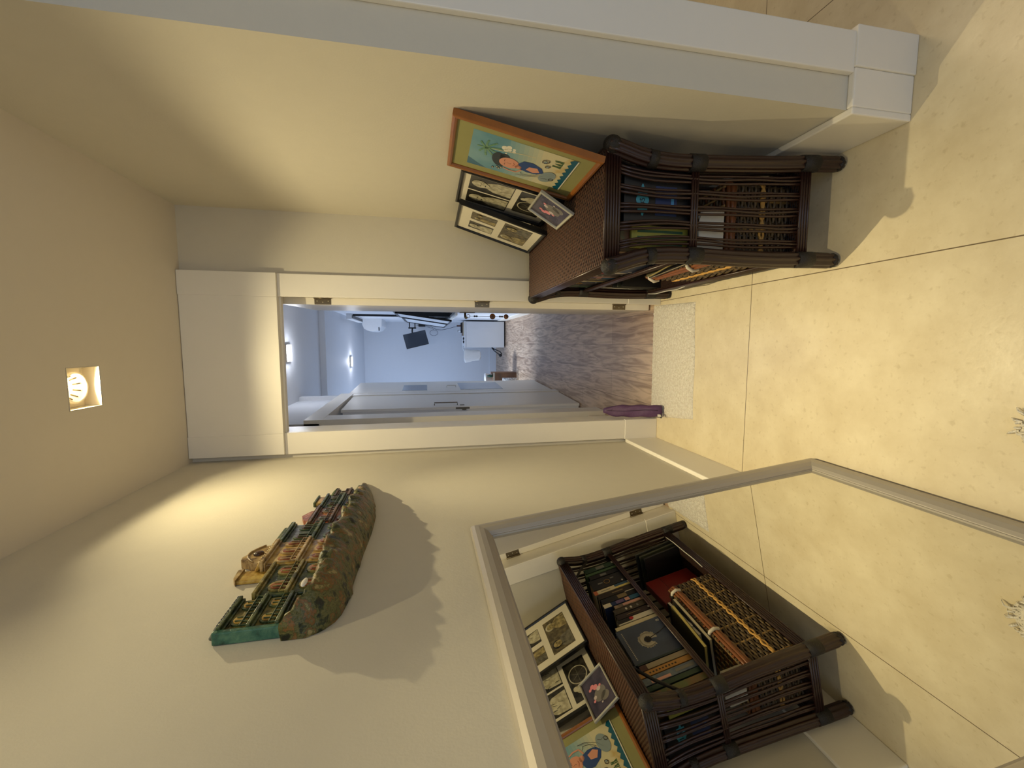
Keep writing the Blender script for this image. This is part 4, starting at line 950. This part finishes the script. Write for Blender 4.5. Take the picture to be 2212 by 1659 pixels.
# monitor on a wall arm
mc = Vector((.088, 7.98, 1.562)); Tm_ = Matrix.Translation(mc) @ Matrix.Rotation(math.radians(14), 4, 'Z') @ Matrix.Rotation(math.radians(-14), 4, 'Y')
t = empty('monitor', 'dark flat monitor turned upright on a wall arm in the study', 'monitor', mat=Tm_)
scr = M('dark_screen', (40, 46, 56), .25)
m = MB(); m.rbox((-.137, -.002, -.205), (.137, .022, .205), blkp, .004); m.build('back_shell', t); m = MB(); m.rbox((-.131, -.004, -.199), (.131, -.0015, .199), scr, .001); m.build('screen', t)
t = empty('wall_bracket', 'black folding wall arm holding the monitor', 'bracket', (.42, 8.20, 1.63))
m = MB(); m.rbox((-.018, -.05, -.09), (0, .05, .09), blkp, .003); m.build('wall_plate', t)
for z in (-.05, .05): m = MB(); m.tube([(-.018, 0, z), (-.12, -.03, z)], .010, blkp, 10); m.build('arm_link', t)
m = MB(); m.tube([(-.12, -.03, -.07), (-.12, -.03, .07)], .013, blkp, 12); m.tube([(-.12, -.03, 0), (-.20, -.11, 0), (-.27, -.165, -.03)], .014, blkp, 10); m.build('arm_link', t)
t = empty('power_adapter', 'black power adapter hanging below the monitor arm', 'adapter', (.365, 8.40, 1.455)); m = MB(); m.rbox((-.03, -.02, -.065), (.03, .02, .065), blkp, .004); m.build('adapter_body', t)
m = MB(); m.tube([(0, 0, .065), (0, .02, .10)], .004, blkp, 6); m.build('plug', t)
cabm = M('grey_cable', (58, 66, 80), .5)
pts = [(.36, 8.39, 1.39), (.335, 8.38, 1.28), (.28, 8.37, 1.18), (.275, 8.36, 1.08), (.30, 8.35, .95), (.33, 8.30, .85), (.33, 8.10, .80), (.33, 7.98, .735)]
m = MB(); m.tube(pts, .004, cabm, 6); o = m.build('power_cable'); o['label'] = 'thin grey cable drooping from the adapter to the cabinet'; o['category'] = 'cable'
m = MB(); m.tube([(.22+.055*math.cos(a), 8.40, 1.23+.075*math.sin(a)) for a in [2*PI*k/24 for k in range(24)]], .003, cabm, 6, closed=True); m.tube([(.275, 8.40, 1.23), (.31, 8.40, 1.27), (.34, 8.40, 1.39)], .003, cabm, 6); o = m.build('cable_loop'); o['label'] = 'loose loop of thin grey cable on the study back wall'; o['category'] = 'cable'
# air conditioner and shelf above the windows
t = empty('air_conditioner', 'white rounded air conditioner high on the right wall of the study', 'air conditioner', (.42, 7.75, 2.25))
m = MB(); prf = [(0, .155), (-.10, .155), (-.165, .13), (-.20, .07), (-.205, -.02), (-.18, -.10), (-.12, -.15), (0, -.155)]; m.prism(prf, lambda a, b, d: (a, d, b), -.40, .40, wl); m.build('case_body', t)
m = MB(); m.box((-.20, -.4008, -.115), (-.14, -.385, -.10), blkp); m.build('air_slot', t)
t = empty('curtain_box', 'long white curtain box along the top of the right study wall', 'curtain box', (.42, 6.75, 2.42)); m = MB(); m.rbox((-.075, -.53, -.035), (0, .53, .035), wl, .004); m.build('box_body', t); m = MB(); m.box((-.06, -.50, -.039), (-.02, .50, -.034), blkp); m.build('slot', t)
# tall slit window
skyp = M('sky_beyond_pane', (206, 226, 255), .4, emit=2.2)
m = MB()
for a, b in (((6.30, 1.62), (6.315, 2.38)), ((6.375, 1.62), (6.39, 2.38))): m.box((.395, a[0], a[1]), (.42, b[0], b[1]), blackf)
w3 = struct(m, 'window_3'); m = MB(); m.box((.412, 6.315, 1.64), (.419, 6.375, 2.36), skyp); m.build('pane', w3)
# cloth bag, cable, cardboard box
t = empty('cloth_bag', 'white cloth bag hanging at the left side of the white cabinet', 'bag', (-.198, 7.62, .42)); m = MB(); n = 24; vs = []; secs = 16
for q in range(secs+1):
    f = q/secs; z = .30*f
    for i in range(n):
        a = 2*PI*i/n; ca, sa = math.cos(a), math.sin(a); sx = (.085+.035*f)*(.55 if q in (0, secs) else 1); x = math.copysign(abs(ca)**.6, ca)*sx-.015*f+.006*math.sin(a*5+z*30); y = math.copysign(abs(sa)**.7, sa)*.06*(1-.4*f)+.005*math.sin(a*4+z*22); vs.append((x, y, z))
fs = [(q*n+i, q*n+(i+1) % n, (q+1)*n+(i+1) % n, (q+1)*n+i) for q in range(secs) for i in range(n)]+[tuple(range(n))[::-1], tuple(secs*n+i for i in range(n))]
m.add(vs, fs, M('white_cloth', (222, 220, 216), .8, var=.05), True); m.build('bag_body', t); m = MB(); m.tube([(.07, 0, .29), (.12, .0, .318), (.165, 0, .309)], .007, wl, 8); m.build('strap', t)
t = empty('black_cable_coil', 'black coiled cable hanging low beside the white cabinet', 'cable', (-.061, 7.60, .22)); m = MB(); m.tube([(0, 0, 0), (-.06, 0, -.05), (-.12, 0, -.13), (-.15, 0, -.16), (-.11, 0, -.185), (-.07, 0, -.15), (-.03, 0, -.05), (0, .02, -.01)], .009, blkp, 8); m.build('coil', t); m = MB(); m.ball((-.14, 0, -.16), .03, blkp, 14, 10); m.build('plug', t)
card = M('cardboard', (132, 96, 68), .8, rgb2=(104, 78, 60), scale=8)
t = empty('cardboard_box', 'brown cardboard box on the study floor behind the white door leaf', 'box', (-.60, 6.60, 0)); m = MB(); m.rbox((-.16, -.14, 0), (.16, .14, .37), card, .004); m.build('box_body', t)
m = MB(); m.box((-.161, -.142, .345), (.161, -.139, .371), M('tape', (190, 184, 168), .5)); m.build('tape', t)
t = empty('white_tub', 'white plastic tub standing on the cardboard box', 'tub', (-.53, 6.58, .3705)); m = MB(); m.lathe([(.06, 0), (.075, .10), (.078, .10), (.078, .115), (.0, .118)], (0, 0, 0), (0, 0, 1), wl, 24); m.build('tub_body', t)
t = empty('green_bottle', 'small dark green bottle next to the white tub', 'bottle', (-.49, 6.50, .3705)); m = MB(); m.lathe([(.018, 0), (.02, .01), (.02, .06), (.008, .08), (.008, .095), (0, .095)], (0, 0, 0), (0, 0, 1), M('green_glass', (20, 60, 44), .2), 16); m.build('bottle_body', t)
t = empty('rolled_blanket', 'white patterned roll leaning in front of the cardboard box', 'roll', (-.545, 6.36, .0)); m = MB(); m.tube([(0, 0, .02), (0, .02, .24)], .03, M('patterned_cloth', (220, 220, 218), .8, rgb2=(120, 124, 130), scale=60), 14); m.build('roll_body', t)
